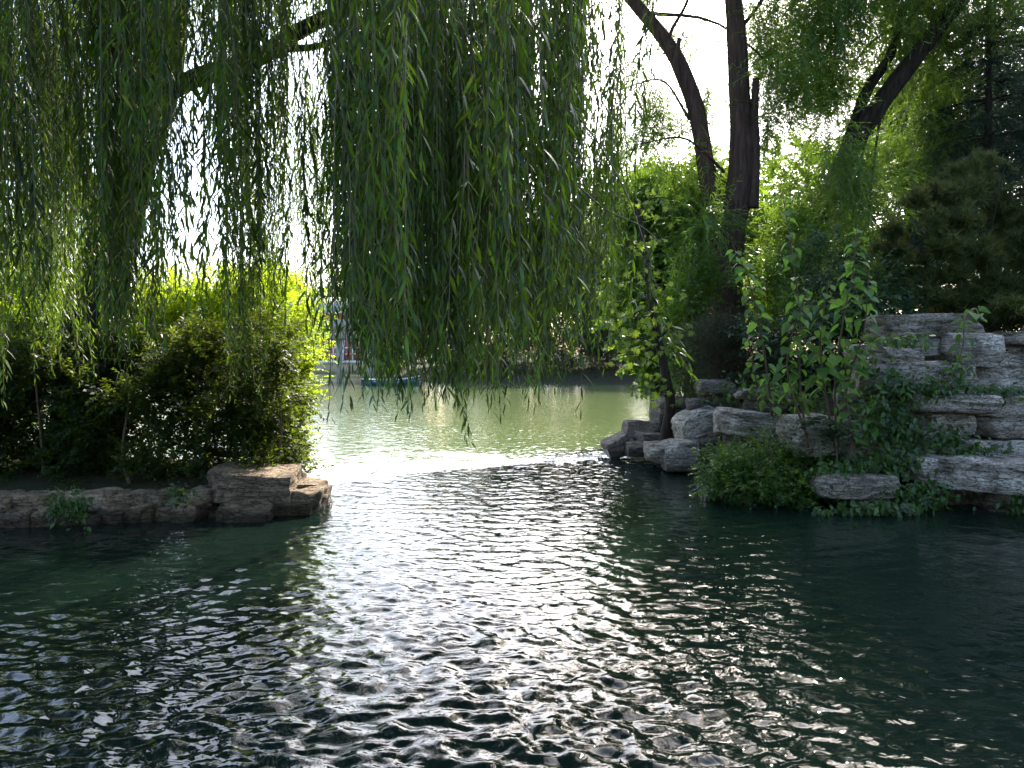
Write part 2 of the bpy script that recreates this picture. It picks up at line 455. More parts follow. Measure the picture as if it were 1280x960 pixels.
gx = axis([(-900, -60, 40), (-60, -12, 2), (-12, 16, 0.22), (16, 60, 2), (60, 901, 40)])
gy = axis([(-400, 0, 20), (0, 8, 0.4), (8, 24, 0.22), (24, 110, 1.5), (110, 1501, 50)])
V, Q = grid(gx, gy, ground_h)
def ground_mat():
    m, t, out = nt('earth_and_litter')
    tc = N(t, 'ShaderNodeTexCoord')
    n1 = N(t, 'ShaderNodeTexNoise', i_Scale=0.9, i_Detail=8.0, i_Roughness=0.65)
    n2 = N(t, 'ShaderNodeTexNoise', i_Scale=14.0, i_Detail=8.0, i_Roughness=0.75)
    for n in (n1, n2): t.links.new(tc.outputs['Object'], n.inputs['Vector'])
    r1 = ramp(t, [(0.40, (0.060, 0.045, 0.030)), (0.60, (0.034, 0.048, 0.018))]); t.links.new(n1.outputs[0], r1.inputs[0])
    r2 = ramp(t, [(0.3, (0.35, 0.33, 0.30)), (0.7, (1.2, 1.15, 1.1))]); t.links.new(n2.outputs[0], r2.inputs[0])
    mx = N(t, 'ShaderNodeMixRGB', blend_type='MULTIPLY', i_0=0.9)
    t.links.new(r1.outputs[0], mx.inputs[1]); t.links.new(r2.outputs[0], mx.inputs[2])
    p = N(t, 'ShaderNodeBsdfPrincipled', i_Roughness=0.95)
    p.inputs['Specular IOR Level'].default_value = 0.15
    b = N(t, 'ShaderNodeBump', i_Strength=1.0, i_Distance=0.05); t.links.new(n2.outputs[0], b.inputs['Height'])
    t.links.new(mx.outputs[0], p.inputs['Base Color']); t.links.new(b.outputs[0], p.inputs['Normal'])
    t.links.new(p.outputs[0], out.inputs[0])
    return m
tag(link('ground', mesh_np('ground', V, [Q], True), ground_mat()), kind='structure')

def gz(x, y):
    return float(ground_h(np.array([[float(x)]]), np.array([[float(y)]]))[0, 0])

# ------------------------------------------------------------------ water: pool in front, low lip, lake behind
def lip_y(X):
    """the sill over which the pool spills into the lake"""
    return np.interp(X, [-6, -3.2, -2.4, -1.2, 0.0, 1.2, 2.0, 4], [12.2, 12.6, 12.9, 13.9, 14.6, 15.1, 15.5, 16.2])

LAKE = -0.12
def water_z(X, Y):
    r = np.random.RandomState(11)
    past = Y - lip_y(X) + 0.10 * vnoise(X, Y, 2.0, 21)
    step = np.clip(past / 0.55, 0, 1); step = step * step * (3 - 2 * step)
    base = LAKE * step
    # ripples: many short waves, bent by a slow wander
    wx = X + 0.28 * vnoise(X, Y, 1.1, 5) + 0.06 * vnoise(X, Y, 5.0, 7)
    wy = Y + 0.28 * vnoise(X, Y, 1.1, 6) + 0.06 * vnoise(X, Y, 5.0, 8)
    z = np.zeros_like(X)
    for k in range(64):
        lam = 0.065 * (0.34 / 0.065) ** (r.rand() ** 0.85)
        a = r.normal(math.radians(62), 0.75) if k % 3 else r.uniform(0, 6.28)
        amp = 0.0050 * lam ** 0.8
        ph = r.uniform(0, 6.28)
        s = np.sin((wx * math.cos(a) + wy * math.sin(a)) * (6.283 / lam) + ph)
        z += amp * (s + 0.28 * np.cos(2 * ((wx * math.cos(a) + wy * math.sin(a)) * (6.283 / lam) + ph)))
    near = np.clip((16 - Y) / 12, 0.0, 1)
    calm = 0.75 + 0.45 * vnoise(X, Y, 0.55, 31)
    calm = np.clip(calm, 0.25, 1.3)
    right = 1 - 0.78 * np.clip((X - 0.7 - 0.12 * Y) / 1.3, 0, 1)
    left = 1 - 0.5 * np.clip((-2.6 - X) / 1.2, 0, 1) * np.clip((Y - 5) / 2.5, 0, 1)
    z *= np.interp(Y, [3, 5, 7, 10, 14, 20], [1.05, 0.80, 0.52, 0.36, 0.34, 0.6]) * calm * right * left
    # rings running back from the sill
    cx, cyy = -0.6, 15.0
    rr = np.hypot((X - cx) * 0.8, Y - cyy) + 0.12 * vnoise(X, Y, 1.6, 9)
    z += 0.0042 * (np.sin(rr * 6.283 / 0.36) + 0.5 * np.sin(rr * 6.283 / 0.23 + 1.0)) * np.exp(-((rr - 6.0) / 4.2) ** 2) * (0.6 + 0.5 * vnoise(X, Y, 0.9, 10)) * (past < 0.1)
    # churned water below the sill
    turb = (np.exp(-np.clip(past, 0, 99) / 1.6) + 0.25 * np.exp(-np.clip(past, 0, 99) / 6)) * (past > 0.05)
    z += turb * (0.040 * vnoise(X, Y, 6, 12) + 0.030 * vnoise(X, Y, 13, 13) + 0.020 * vnoise(X, Y, 29, 14))
    heave = np.interp(X, [-3.6, -2.8, -1.2, 0.2, 1.6], [0.0, 1.0, 0.9, 0.35, 0.1]) * np.exp(-((past - 1.3) / 0.8) ** 2)
    z += heave * (0.07 + 0.06 * vnoise(X, Y, 7, 15) + 0.04 * vnoise(X, Y, 17, 16))
    far = np.clip((Y - 16) / 30, 0, 1)
    z *= (1 - 0.6 * far)
    return base + z

wxs = axis([(-400, -20, 20), (-20, -8, 0.6), (-8, -6, 0.12), (-6, -3.6, 0.05), (-3.6, 3.8, 0.024), (3.8, 9, 0.08), (9, 20, 0.8), (20, 401, 20)])
wys = axis([(-8, 2, 0.5), (2, 3.4, 0.1), (3.4, 7, 0.02), (7, 10, 0.03), (10, 18.5, 0.05), (18.5, 24, 0.11), (24, 40, 0.3), (40, 130, 2)])
V, Q = grid(wxs, wys, water_z)
wme = mesh_np('water', V, [Q], True)
X, Y = V[:, 0], V[:, 1]
past = Y - lip_y(X)
reach = np.interp(X, [-6, -3.0, -1.5, -0.4, 0.6, 2.2, 4], [2.5, 4.8, 4.6, 3.4, 2.5, 2.2, 1.0])
foam = np.clip(past / 0.15, 0, 1) * np.clip(1 - (past - 0.1) / reach, 0, 1) ** 0.8
foam *= np.clip(0.72 + 1.0 * vnoise(X, Y, 2.6, 41) + 0.9 * vnoise(X, Y, 8, 42) + 0.6 * vnoise(X, Y, 19, 43), 0, 1)
foam *= np.interp(X, [-3.4, -2.6, -0.8, 0.4, 2.4], [0.8, 1.15, 1.1, 0.75, 0.62])
la = wme.attributes.new('lake', 'FLOAT', 'POINT')
la.data.foreach_set('value', np.clip(past / 2.5, 0, 1).astype(np.float32))
fa = wme.attributes.new('foam', 'FLOAT', 'POINT')
fa.data.foreach_set('value', foam.astype(np.float32))

def water_mat():
    m, t, out = nt('murky_green_water')
    tc = N(t, 'ShaderNodeTexCoord')
    mp = N(t, 'ShaderNodeMapping'); mp.inputs['Scale'].default_value = (1.0, 1.15, 1); mp.inputs['Rotation'].default_value = (0, 0, 0.4)
    t.links.new(tc.outputs['Object'], mp.inputs[0])
    n1 = N(t, 'ShaderNodeTexNoise', i_Scale=7.0, i_Detail=2.0, i_Roughness=0.45, i_Distortion=1.2)
    n2 = N(t, 'ShaderNodeTexNoise', i_Scale=2.2, i_Detail=2.0, i_Roughness=0.5, i_Distortion=0.5)
    n3 = N(t, 'ShaderNodeTexNoise', i_Scale=24.0, i_Detail=3.0, i_Roughness=0.6)
    t.links.new(mp.outputs[0], n1.inputs['Vector']); t.links.new(mp.outputs[0], n2.inputs['Vector']); t.links.new(tc.outputs['Object'], n3.inputs['Vector'])
    b2 = N(t, 'ShaderNodeBump', i_Strength=0.35, i_Distance=0.06); t.links.new(n2.outputs[0], b2.inputs['Height'])
    b1 = N(t, 'ShaderNodeBump', i_Strength=0.32, i_Distance=0.022); t.links.new(n1.outputs[0], b1.inputs['Height']); t.links.new(b2.outputs[0], b1.inputs['Normal'])
    p = N(t, 'ShaderNodeBsdfPrincipled', i_Roughness=0.02, i_IOR=1.333)
    nm = N(t, 'ShaderNodeTexNoise', i_Scale=0.12, i_Detail=4.0)
    t.links.new(tc.outputs['Object'], nm.inputs['Vector'])
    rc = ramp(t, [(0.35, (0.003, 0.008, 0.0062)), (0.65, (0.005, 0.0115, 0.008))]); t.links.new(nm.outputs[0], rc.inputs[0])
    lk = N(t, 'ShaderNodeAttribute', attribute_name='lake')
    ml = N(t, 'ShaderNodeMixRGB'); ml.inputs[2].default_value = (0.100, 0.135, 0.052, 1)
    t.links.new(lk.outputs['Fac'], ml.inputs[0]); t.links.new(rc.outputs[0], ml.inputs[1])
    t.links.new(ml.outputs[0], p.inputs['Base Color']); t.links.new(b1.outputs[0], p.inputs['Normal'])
    f = N(t, 'ShaderNodeBsdfPrincipled', i_Roughness=0.6)
    f.inputs['Base Color'].default_value = (0.80, 0.83, 0.84, 1)
    bf = N(t, 'ShaderNodeBump', i_Strength=0.6, i_Distance=0.03); t.links.new(n3.outputs[0], bf.inputs['Height']); t.links.new(bf.outputs[0], f.inputs['Normal'])
    at_ = N(t, 'ShaderNodeAttribute', attribute_name='foam')
    s = N(t, 'ShaderNodeMath', operation='MULTIPLY_ADD', i_1=0.9, i_2=-0.45); t.links.new(n3.outputs[0], s.inputs[0])
    a = N(t, 'ShaderNodeMath', operation='ADD'); t.links.new(at_.outputs['Fac'], a.inputs[0]); t.links.new(s.outputs[0], a.inputs[1])
    rf = ramp(t, [(0.20, (0, 0, 0)), (0.50, (1, 1, 1))]); t.links.new(a.outputs[0], rf.inputs[0])
    g0 = N(t, 'ShaderNodeMath', operation='GREATER_THAN', i_1=0.01); t.links.new(at_.outputs['Fac'], g0.inputs[0])
    gm = N(t, 'ShaderNodeMath', operation='MULTIPLY'); t.links.new(rf.outputs[0], gm.inputs[0]); t.links.new(g0.outputs[0], gm.inputs[1])
    mx = N(t, 'ShaderNodeMixShader'); t.links.new(gm.outputs[0], mx.inputs[0]); t.links.new(p.outputs[0], mx.inputs[1]); t.links.new(f.outputs[0], mx.inputs[2])
    t.links.new(mx.outputs[0], out.inputs[0])
    return m
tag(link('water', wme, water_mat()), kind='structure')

# ------------------------------------------------------------------ stones
def rock_mesh(name, sx, sy, sz, seed, rnd=0.22, rough=0.10, strat=0.5, n=13, taper=0.0, cuts=8):
    """a weathered block sx by sy by sz: rounded box, broken faces, bedding grooves"""
    g = np.linspace(-1, 1, n)
    faces = []; verts = {}; VV = []
    def vid(p):
        k = tuple(np.round(p, 5))
        if k not in verts:
            verts[k] = len(VV); VV.append(p)
        return verts[k]
    for ax in range(3):
        for sg in (-1, 1):
            for i in range(n - 1):
                for j in range(n - 1):
                    q = []
                    for a, b in ((i, j), (i + 1, j), (i + 1, j + 1), (i, j + 1)):
                        p = [0, 0, 0]; p[ax] = sg; p[(ax + 1) % 3] = g[a]; p[(ax + 2) % 3] = g[b]
                        q.append(vid(tuple(p)))
                    faces.append(q if sg > 0 else q[::-1])
    P = np.array(VV, float)
    L = np.linalg.norm(P, axis=1, keepdims=True)
    ex = 5.0
    sup = P / (np.sum(np.abs(P) ** ex, axis=1, keepdims=True) ** (1 / ex))
    P = P * (1 - rnd) + rnd * sup
    P = P * (1 - 0.25 * rnd) + 0.25 * rnd * (P / L * 1.25)
    half = np.array((sx, sy, sz)) / 2
    W = P * half
    m = float(np.mean(half)); o = seed * 7.31
    rr = np.random.RandomState(seed)
    # slanting breaks: cut the block with a few random planes
    for k in range(cuts):
        nn = rr.normal(size=3); nn /= np.linalg.norm(nn)
        sup_d = np.sum(np.abs(nn) * half) * rr.uniform(0.62, 0.92)
        dd = W @ nn - sup_d
        W = W - np.outer(np.clip(dd, 0, None) * 0.97, nn)
    D = norm(P)
    for i in range(len(W)):
        p = W[i]
        a = mnoise.noise(Vector((p[0] / m * 0.7 + o, p[1] / m * 0.7, p[2] / m * 0.9)))
        b = mnoise.noise(Vector((p[0] / m * 2.1 + o, p[1] / m * 2.1 + 9, p[2] / m * 2.6)))
        s = mnoise.noise(Vector((p[0] * 0.9 + o, p[1] * 0.9, p[2] * 13.0 + 0.8 * a)))
        c = mnoise.noise(Vector((p[0] * 9 + o, p[1] * 9, p[2] * 14)))
        lat = math.sqrt(max(0.0, 1 - D[i][2] ** 2))
        hs = min(half[0], half[1])
        W[i] = p + D[i] * (rough * m * (1.25 * a + 0.6 * b) + 0.012 * c) + np.array((D[i][0], D[i][1], 0)) * (strat * 0.11 * hs * s * lat)
        if taper:
            W[i][:2] *= 1 + taper * (p[2] / half[2])
    return mesh_np(name, W, [np.array(faces)], False)

RS = [100]
def rock(name, u0, v0, u1, v1, d, dep=None, mat='stone', parent=None, yaw=None, roll=0.0, n=13, over=0.99, **kw):
    RS[0] += 1
    r = random.Random(RS[0])
    a, b = at(u0, v1, d), at(u1, v0, d)
    w, h = (b[0] - a[0]) * over, (b[2] - a[2]) * over
    dep = dep or max(0.45, min(1.5, 0.8 * w))
    me = rock_mesh(name, w, dep, h, RS[0], n=n, **kw)
    me.materials.append(M[mat])
    c = ((a[0] + b[0]) / 2, d + dep * 0.5, (a[2] + b[2]) / 2)
    yaw = r.uniform(-0.18, 0.18) if yaw is None else yaw
    if parent is not None:
        p = parent.location
        c = (c[0] - p[0], c[1] - p[1], c[2] - p[2])
    return link(name, me, None, parent, c, (r.uniform(-0.05, 0.05), roll, yaw))

# right: the stacked rockery
p0 = at(1180, 640, 10.9)
rockery = thing('rockery', (p0[0], p0[1], 0.0), 'tall stacked rockery of grey lavender limestone slabs under the pine', 'rockery')
S = [  # u0, v0, u1, v1, depth ahead, thickness, options
    (1106, 391, 1242, 421, 11.5, 1.1, dict(strat=0.8, rough=0.06)),
    (1126, 419, 1215, 447, 11.45, 0.9, dict(strat=0.7)),
    (1196, 416, 1264, 458, 11.2, 0.9, dict(strat=0.9, rough=0.12)),
    (1082, 433, 1166, 451, 10.95, 0.8, dict(strat=0.3, rough=0.07, rnd=0.5, roll=0.06)),
    (1086, 448, 1186, 494, 11.15, 0.8, dict(strat=0.3)),
    (1214, 430, 1320, 476, 11.35, 0.9, dict(strat=0.4, rough=0.07)),
    (1256, 414, 1330, 430, 11.3, 0.8, dict(strat=0.5)),
    (1178, 452, 1226, 498, 11.1, 0.7, dict(rough=0.14)),
    (1152, 494, 1260, 519, 10.85, 0.8, dict(strat=1.0, rnd=0.6, roll=0.03)),
    (1148, 515, 1228, 545, 11.0, 0.7, dict(strat=0.4)),
    (1214, 474, 1330, 522, 11.2, 0.8, dict(strat=0.4)),
    (1218, 517, 1330, 548, 11.0, 0.8, dict(strat=0.6)),
    (1160, 540, 1212, 572, 10.95, 0.6, dict(rough=0.13)),
    (1208, 553, 1330, 584, 10.75, 0.8, dict(strat=0.6)),
    (1146, 572, 1186, 607, 10.5, 0.6, dict(rough=0.2, rnd=0.6)),
    (1180, 577, 1330, 617, 10.25, 1.0, dict(rough=0.13, strat=0.8, roll=0.05)),
    (1226, 608, 1266, 646, 10.45, 0.6, dict(strat=0.2)),
    (1270, 612, 1340, 648, 10.6, 0.6, dict(strat=0.2)),
    (1150, 606, 1230, 650, 10.85, 0.7, dict(strat=0.3)),
    (1058, 486, 1155, 530, 11.4, 0.7, dict(strat=0.3)),
    (1052, 526, 1160, 578, 11.25, 0.7, dict(strat=0.3)),
    (1060, 574, 1150, 612, 11.0, 0.6, dict(strat=0.3)),
    (1240, 636, 1330, 652, 10.05, 0.5, dict(rough=0.2)),
    (1322, 400, 1440, 470, 11.2, 1.0, dict(strat=0.5)),
    (1318, 468, 1450, 545, 11.0, 1.0, dict(strat=0.5)),
    (1324, 545, 1460, 650, 10.6, 1.0, dict(strat=0.5)),
]
rj = random.Random(77)
for (a, b, c, e, d, t, kw) in S:
    d += rj.uniform(-0.30, 0.12); kw.setdefault('roll', rj.uniform(-0.05, 0.05)); kw.setdefault('yaw', rj.uniform(-0.3, 0.3))
    rock('stone', a, b, c, e, d, t, parent=rockery, n=20 if (c - a) > 70 else 14, **kw)

# right: single boulders at the water and on the slope
B = [
    (1028, 596, 1136, 626, 10.15, 0.8, 'stone', dict(strat=0.5, rough=0.06, rnd=0.45, n=16, roll=0.02), 'flat_rock', 'pale flat slab jutting over the water from ivy below the rockery'),
    (1072, 618, 1108, 645, 10.3, 0.6, 'stone', dict(), 'support_rock', 'small grey rock carrying the pale jutting slab'),
    (992, 522, 1062, 570, 11.0, 0.8, 'stone', dict(rough=0.2, n=15), 'boulder', 'pale broken boulder behind thin sapling stems'),
    (876, 475, 922, 494, 14.2, 0.8, 'brownstone', dict(strat=0.9), 'cap_rock', 'layered brown cap rock on top of the small stone pile under the dark juniper'),
    (880, 492, 910, 522, 14.3, 0.7, 'brownstone', dict(rough=0.16), 'boulder', 'rounded brown boulder under the layered cap rock'),
    (861, 499, 882, 517, 14.1, 0.5, 'brownstone', dict(rnd=0.7), 'small_boulder', 'small round brown boulder beside the slim leaning tree trunk'),
    (852, 514, 903, 560, 13.8, 1.0, 'stone', dict(strat=1.0, roll=-0.25, n=16), 'striped_boulder', 'large striped grey boulder sloping down behind the pale waterside block'),
    (832, 552, 877, 592, 13.5, 0.7, 'stone', dict(strat=0.4, rough=0.07, rnd=0.4, n=15), 'waterside_block', 'smooth pale grey upright block standing at the water edge'),
    (812, 556, 838, 580, 13.7, 0.6, 'stone', dict(), 'small_boulder', 'small grey boulder between slim tree foot and pale upright block'),
    (926, 488, 992, 501, 13.2, 0.8, 'stone', dict(strat=0.7, roll=0.05), 'cap_slab', 'thin grey slab lying highest over the long tilted slab'),
    (936, 499, 990, 524, 13.3, 0.8, 'brownstone', dict(strat=0.6), 'boulder', 'brown layered boulder between thin upper slab and long tilted slab'),
    (904, 516, 988, 552, 12.7, 0.9, 'stone', dict(strat=0.9, roll=0.10, rough=0.07, n=16), 'tilted_slab', 'long tilted bluish grey slab with fine bedding lines'),
    (912, 541, 944, 572, 13.0, 0.7, 'brownstone', dict(), 'support_rock', 'brown rock propping up the long tilted slab'),
    (938, 548, 992, 580, 13.1, 0.7, 'brownstone', dict(), 'boulder', 'brown boulder behind the low dark shrub under the tilted slab'),
    (784, 528, 828, 549, 15.6, 0.9, 'brownstone', dict(strat=0.5, rough=0.12), 'flat_boulder', 'flat topped brown boulder by the foot of the slim leaning tree'),
    (758, 548, 790, 572, 15.5, 0.9, 'brownstone', dict(roll=-0.45, strat=0.5), 'tilted_rock', 'dark tilted rock at the tip of the right bank'),
    (800, 542, 830, 566, 15.2, 0.7, 'brownstone', dict(), 'boulder', 'dark brown boulder under the flat topped one'),
    (782, 554, 818, 572, 15.1, 0.6, 'brownstone', dict(), 'low_rock', 'low wet rock in the foam at the sill'),
    (822, 498, 862, 534, 16.0, 0.8, 'brownstone', dict(rough=0.16), 'boulder', 'brown boulder behind the slim leaning trunk'),
    (840, 528, 866, 556, 15.2, 0.7, 'brownstone', dict(), 'boulder', 'brown wedge of rock right beside the slim leaning trunk'),
    (884, 604, 912, 628, 11.1, 0.5, 'stone', dict(rough=0.18, roll=-0.4), 'low_rock', 'low pale rock at the water edge below the dark shrub'),
]
for (a, b, c, e, d, t, m, kw, nm, lb) in B:
    tag(rock(nm, a, b, c, e, d, t, m, **kw), lb, 'rock', 'boulders of the right bank')

# left bank: low rough wall of stones along the water
p0 = at(120, 660, 9.3)
wall = thing('bank_wall', (p0[0], p0[1], 0.0), 'low rough wall of weathered stones along the shaded left bank', 'wall')
r = random.Random(5)
u = -150
while u < 236:
    w = r.uniform(22, 62)
    hgt = r.uniform(621, 628)
    mid = r.uniform(638, 646)
    d = 9.25 + 0.55 * max(0, (u + 20)) / 260
    rock('stone', u, hgt, u + w, mid + 3, d + 0.12, 0.6, 'bankstone', wall, rough=0.2, rnd=0.5, strat=0.6, n=11, over=1.22)
    w2 = r.uniform(0.4, 0.6)
    rock('stone', u - 4, mid - 3, u + w * w2, 667, d - 0.05, 0.6, 'bankstone', wall, rough=0.2, rnd=0.5, strat=0.6, n=10, over=1.2)
    rock('stone', u + w * w2, mid, u + w + 3, 666, d, 0.6, 'bankstone', wall, rough=0.2, rnd=0.5, strat=0.6, n=10, over=1.2)
    u += w
B = [
    (243, 593, 370, 631, 9.85, 0.95, 'bankstone', dict(rough=0.09, strat=0.6, rnd=0.2, n=28, cuts=6, roll=0.03, yaw=0.06), 'flat_boulder', 'big flat topped sunlit boulder at the end of the left bank'),
    (322, 596, 377, 616, 10.6, 0.7, 'bankstone', dict(rough=0.12, n=14), 'boulder', 'sunlit boulder behind the big flat topped one'),
    (340, 607, 396, 616, 10.25, 0.7, 'bankstone', dict(rough=0.05, rnd=0.3, n=12), 'ledge_slab', 'thin pale sunlit ledge slab beside the big flat boulder'),
    (332, 616, 400, 657, 9.95, 0.9, 'bankstone', dict(rough=0.24, rnd=0.6, n=22), 'dark_boulder', 'dark craggy boulder under the ledge slab at the bank tip'),
    (266, 632, 336, 664, 9.55, 0.7, 'bankstone', dict(rough=0.14, rnd=0.7, n=22), 'round_boulder', 'rounded boulder in the water in front of the big flat one'),
    (258, 622, 344, 652, 10.05, 0.7, 'bankstone', dict(rough=0.08), 'base_boulder', 'brown boulder wedged beneath the big flat topped one'),
    (226, 614, 262, 640, 9.85, 0.6, 'bankstone', dict(rough=0.12, rnd=0.6), 'small_boulder', 'small grey boulder left between wall and big flat boulder'),
    (206, 636, 240, 660, 9.55, 0.5, 'bankstone', dict(rough=0.14, rnd=0.8), 'small_boulder', 'small round pale boulder low at the water by the wall end'),
]
for (a, b, c, e, d, t, m, kw, nm, lb) in B:
    tag(rock(nm, a, b, c, e, d, t, m, **kw), lb, 'rock', 'boulders of the left bank')

# ------------------------------------------------------------------ leaf templates: axis +Y, face +Z, length 1
def tmpl(V, T=(), Q=()):
    return (np.array(V, float), np.array(T, int).reshape(-1, 3), np.array(Q, int).reshape(-1, 4))
L_WILLOW = tmpl([(0, 0, 0), (-.068, .30, -.01), (.068, .30, -.01), (-.062, .62, -.06), (.062, .62, -.06), (0, 1, -.18)],
                [(0, 2, 1), (3, 4, 5)], [(1, 2, 4, 3)])
L_THIN = tmpl([(0, 0, 0), (.075, .45, -.02), (0, 1, -.12), (-.075, .45, -.02)], Q=[(0, 1, 2, 3)])
L_OVAL = tmpl([(0, 0, 0), (.27, .42, .05), (0, 1, -.08), (-.27, .42, .05), (0, .45, -.02)], T=[(0, 1, 4), (1, 2, 4), (0, 4, 3), (4, 2, 3)])
L_QUAD = tmpl([(0, 0, 0), (.26, .45, .04), (0, 1, -.06), (-.26, .45, .04)], Q=[(0, 1, 2, 3)])
def heart(bend=.22, fold=.09, wid=1.0, twist=0.0):
    pts = [(0, 0.08), (.16, -.02), (.33, .06), (.41, .24), (.36, .46), (.22, .70), (.08, .90), (0, 1.04)]
    V = [(x * wid, y, fold * abs(x) / .4 - bend * max(0, y - .3) ** 2 + twist * x * y) for x, y in pts]
    V += [(-x * wid, y, fold * abs(x) / .4 - bend * max(0, y - .3) ** 2 - twist * x * y) for x, y in pts[1:-1]]
    mid = [(0, .3, 0.0), (0, .62, -.03)]
    V += mid
    A, Bm = len(V) - 2, len(V) - 1
    T = []
    for o in (0, 1):
        k = [0] + ([1, 2, 3, 4, 5, 6] if o == 0 else [8, 9, 10, 11, 12, 13]) + [7]
        f = [(k[0], k[1], A), (k[1], k[2], A), (k[2], k[3], A), (k[3], k[4], A), (k[4], Bm, A), (k[4], k[5], Bm), (k[5], k[6], Bm), (k[6], k[7], Bm)]
        T += f if o == 0 else [(a, c, b) for a, b, c in f]
    V.append((0.012, -.3, .03)); V.append((-.012, -.3, .03))
    T.append((0, len(V) - 1, len(V) - 2))
    return tmpl(V, T)
L_HEART = heart()
def maple():
    ang = [(-170, .12), (-140, .42), (-105, .30), (-78, .62), (-48, .36), (-30, .78), (-14, .48), (0, 1.0)]
    ang = ang + [(-a, r_) for a, r_ in ang[-2::-1]]
    V = [(0, .0, 0)]
    for a, r_ in ang:
        x, y = math.sin(math.radians(a)) * r_, math.cos(math.radians(a)) * r_
        V.append((x, y, -.10 * r_ * r_ + .03 * math.sin(a)))
    T = [(0, i + 1, i) for i in range(1, len(V) - 1)]
    return tmpl([(x * .7, y * .7 + .3, z) for x, y, z in V], T)
L_MAPLE = maple()

def rand_dirs(rs, n):
    return norm(rs.normal(size=(n, 3)))

def join_tmpl(parts):
    g = Geo()
    for p in parts: g.add(*p)
    return g.arrays()

def spray(rs, n=12, length=0.5, leaf=L_THIN, size=0.09, droop=0.5, spread=0.9, stem=0.003):
    """a twig along +Y with leaves to both sides; sags along -Z"""
    g = Geo()
    t = np.linspace(0.06, 1, n)
    y = t * length; z = -droop * length * t ** 2
    P = np.stack([0.03 * length * np.sin(t * 4 + rs.rand() * 6), y, z], -1)
    side = np.where(np.arange(n) % 2, 1.0, -1.0)
    tang = norm(np.gradient(P, axis=0))
    ax = norm(tang * 0.75 + np.stack([side * spread, np.zeros(n), -0.25 * np.ones(n)], -1) + rs.normal(size=(n, 3)) * 0.22)
    nr = norm(np.array((0, 0, 1.0)) + rs.normal(size=(n, 3)) * 0.5)
    scatter(g, leaf, frames(ax, nr), P, size * rs.uniform(0.7, 1.2, n))
    if stem:
        PP = np.vstack([[0, 0, 0], P])[::2]
        V = np.concatenate([PP + (stem, 0, 0), PP - (stem, 0, 0)])
        k = len(PP); i = np.arange(k - 1)
        g.add(V, None, np.stack([i, i + 1, k + i + 1, k + i], -1))
    return g.arrays()

def crown(geo, rs, blobs, n, sprays, out_bias=0.65, up=0.25, droop=0.0, scale=(0.8, 1.25), clump=0.0, nclump=0, wexp=0.8):
    """sprays spread through the ellipsoids, denser in clumps, pointing outwards"""
    vol = np.array([b[1][0] * b[1][1] * b[1][2] for b in blobs]); w = vol ** wexp; w = w / w.sum()
    cnt = rs.multinomial(n, w)
    for (c, rad), k in zip(blobs, cnt):
        if k == 0: continue
        c = np.array(c); rad = np.array(rad)
        d = rand_dirs(rs, k)
        rr = rs.rand(k) ** (1 / (3 + 3 * out_bias))
        if nclump:
            kc = max(3, int(nclump * k / n) + 1)
            cd = rand_dirs(rs, kc); cr = rs.uniform(0.45, 1.0, kc)
            pick = rs.randint(0, kc, k)
            pos = cd[pick] * cr[pick][:, None] + rs.normal(size=(k, 3)) * clump
            d = norm(pos)
        else:
            pos = d * rr[:, None]
        T = c + pos * rad
        ax = norm(d * rad / rad.max() + rs.normal(size=(k, 3)) * 0.55 + np.array((0, 0, up - droop)))
        nr = norm(np.array((0, 0, 1.0)) + rs.normal(size=(k, 3)) * 0.35)
        R = frames(ax, nr)
        which = rs.randint(0, len(sprays), k)
        S = rs.uniform(scale[0], scale[1], k)
        for j, sp in enumerate(sprays):
            mk = which == j
            scatter(geo, sp, R[mk], T[mk], S[mk])

def limb(geo, pts, r0, r1, n=14, sides=8, rough=0.0, seed=0, flare=0.0, ridges=0):
    P = catmull(pts, n)
    t = np.linspace(0, 1, n)
    R = r0 * (1 - t) + r1 * t
    if flare: R = R * (1 + flare * np.exp(-t * 9))
    tube(geo, P, R, sides, rough, seed, ridges)
    return P

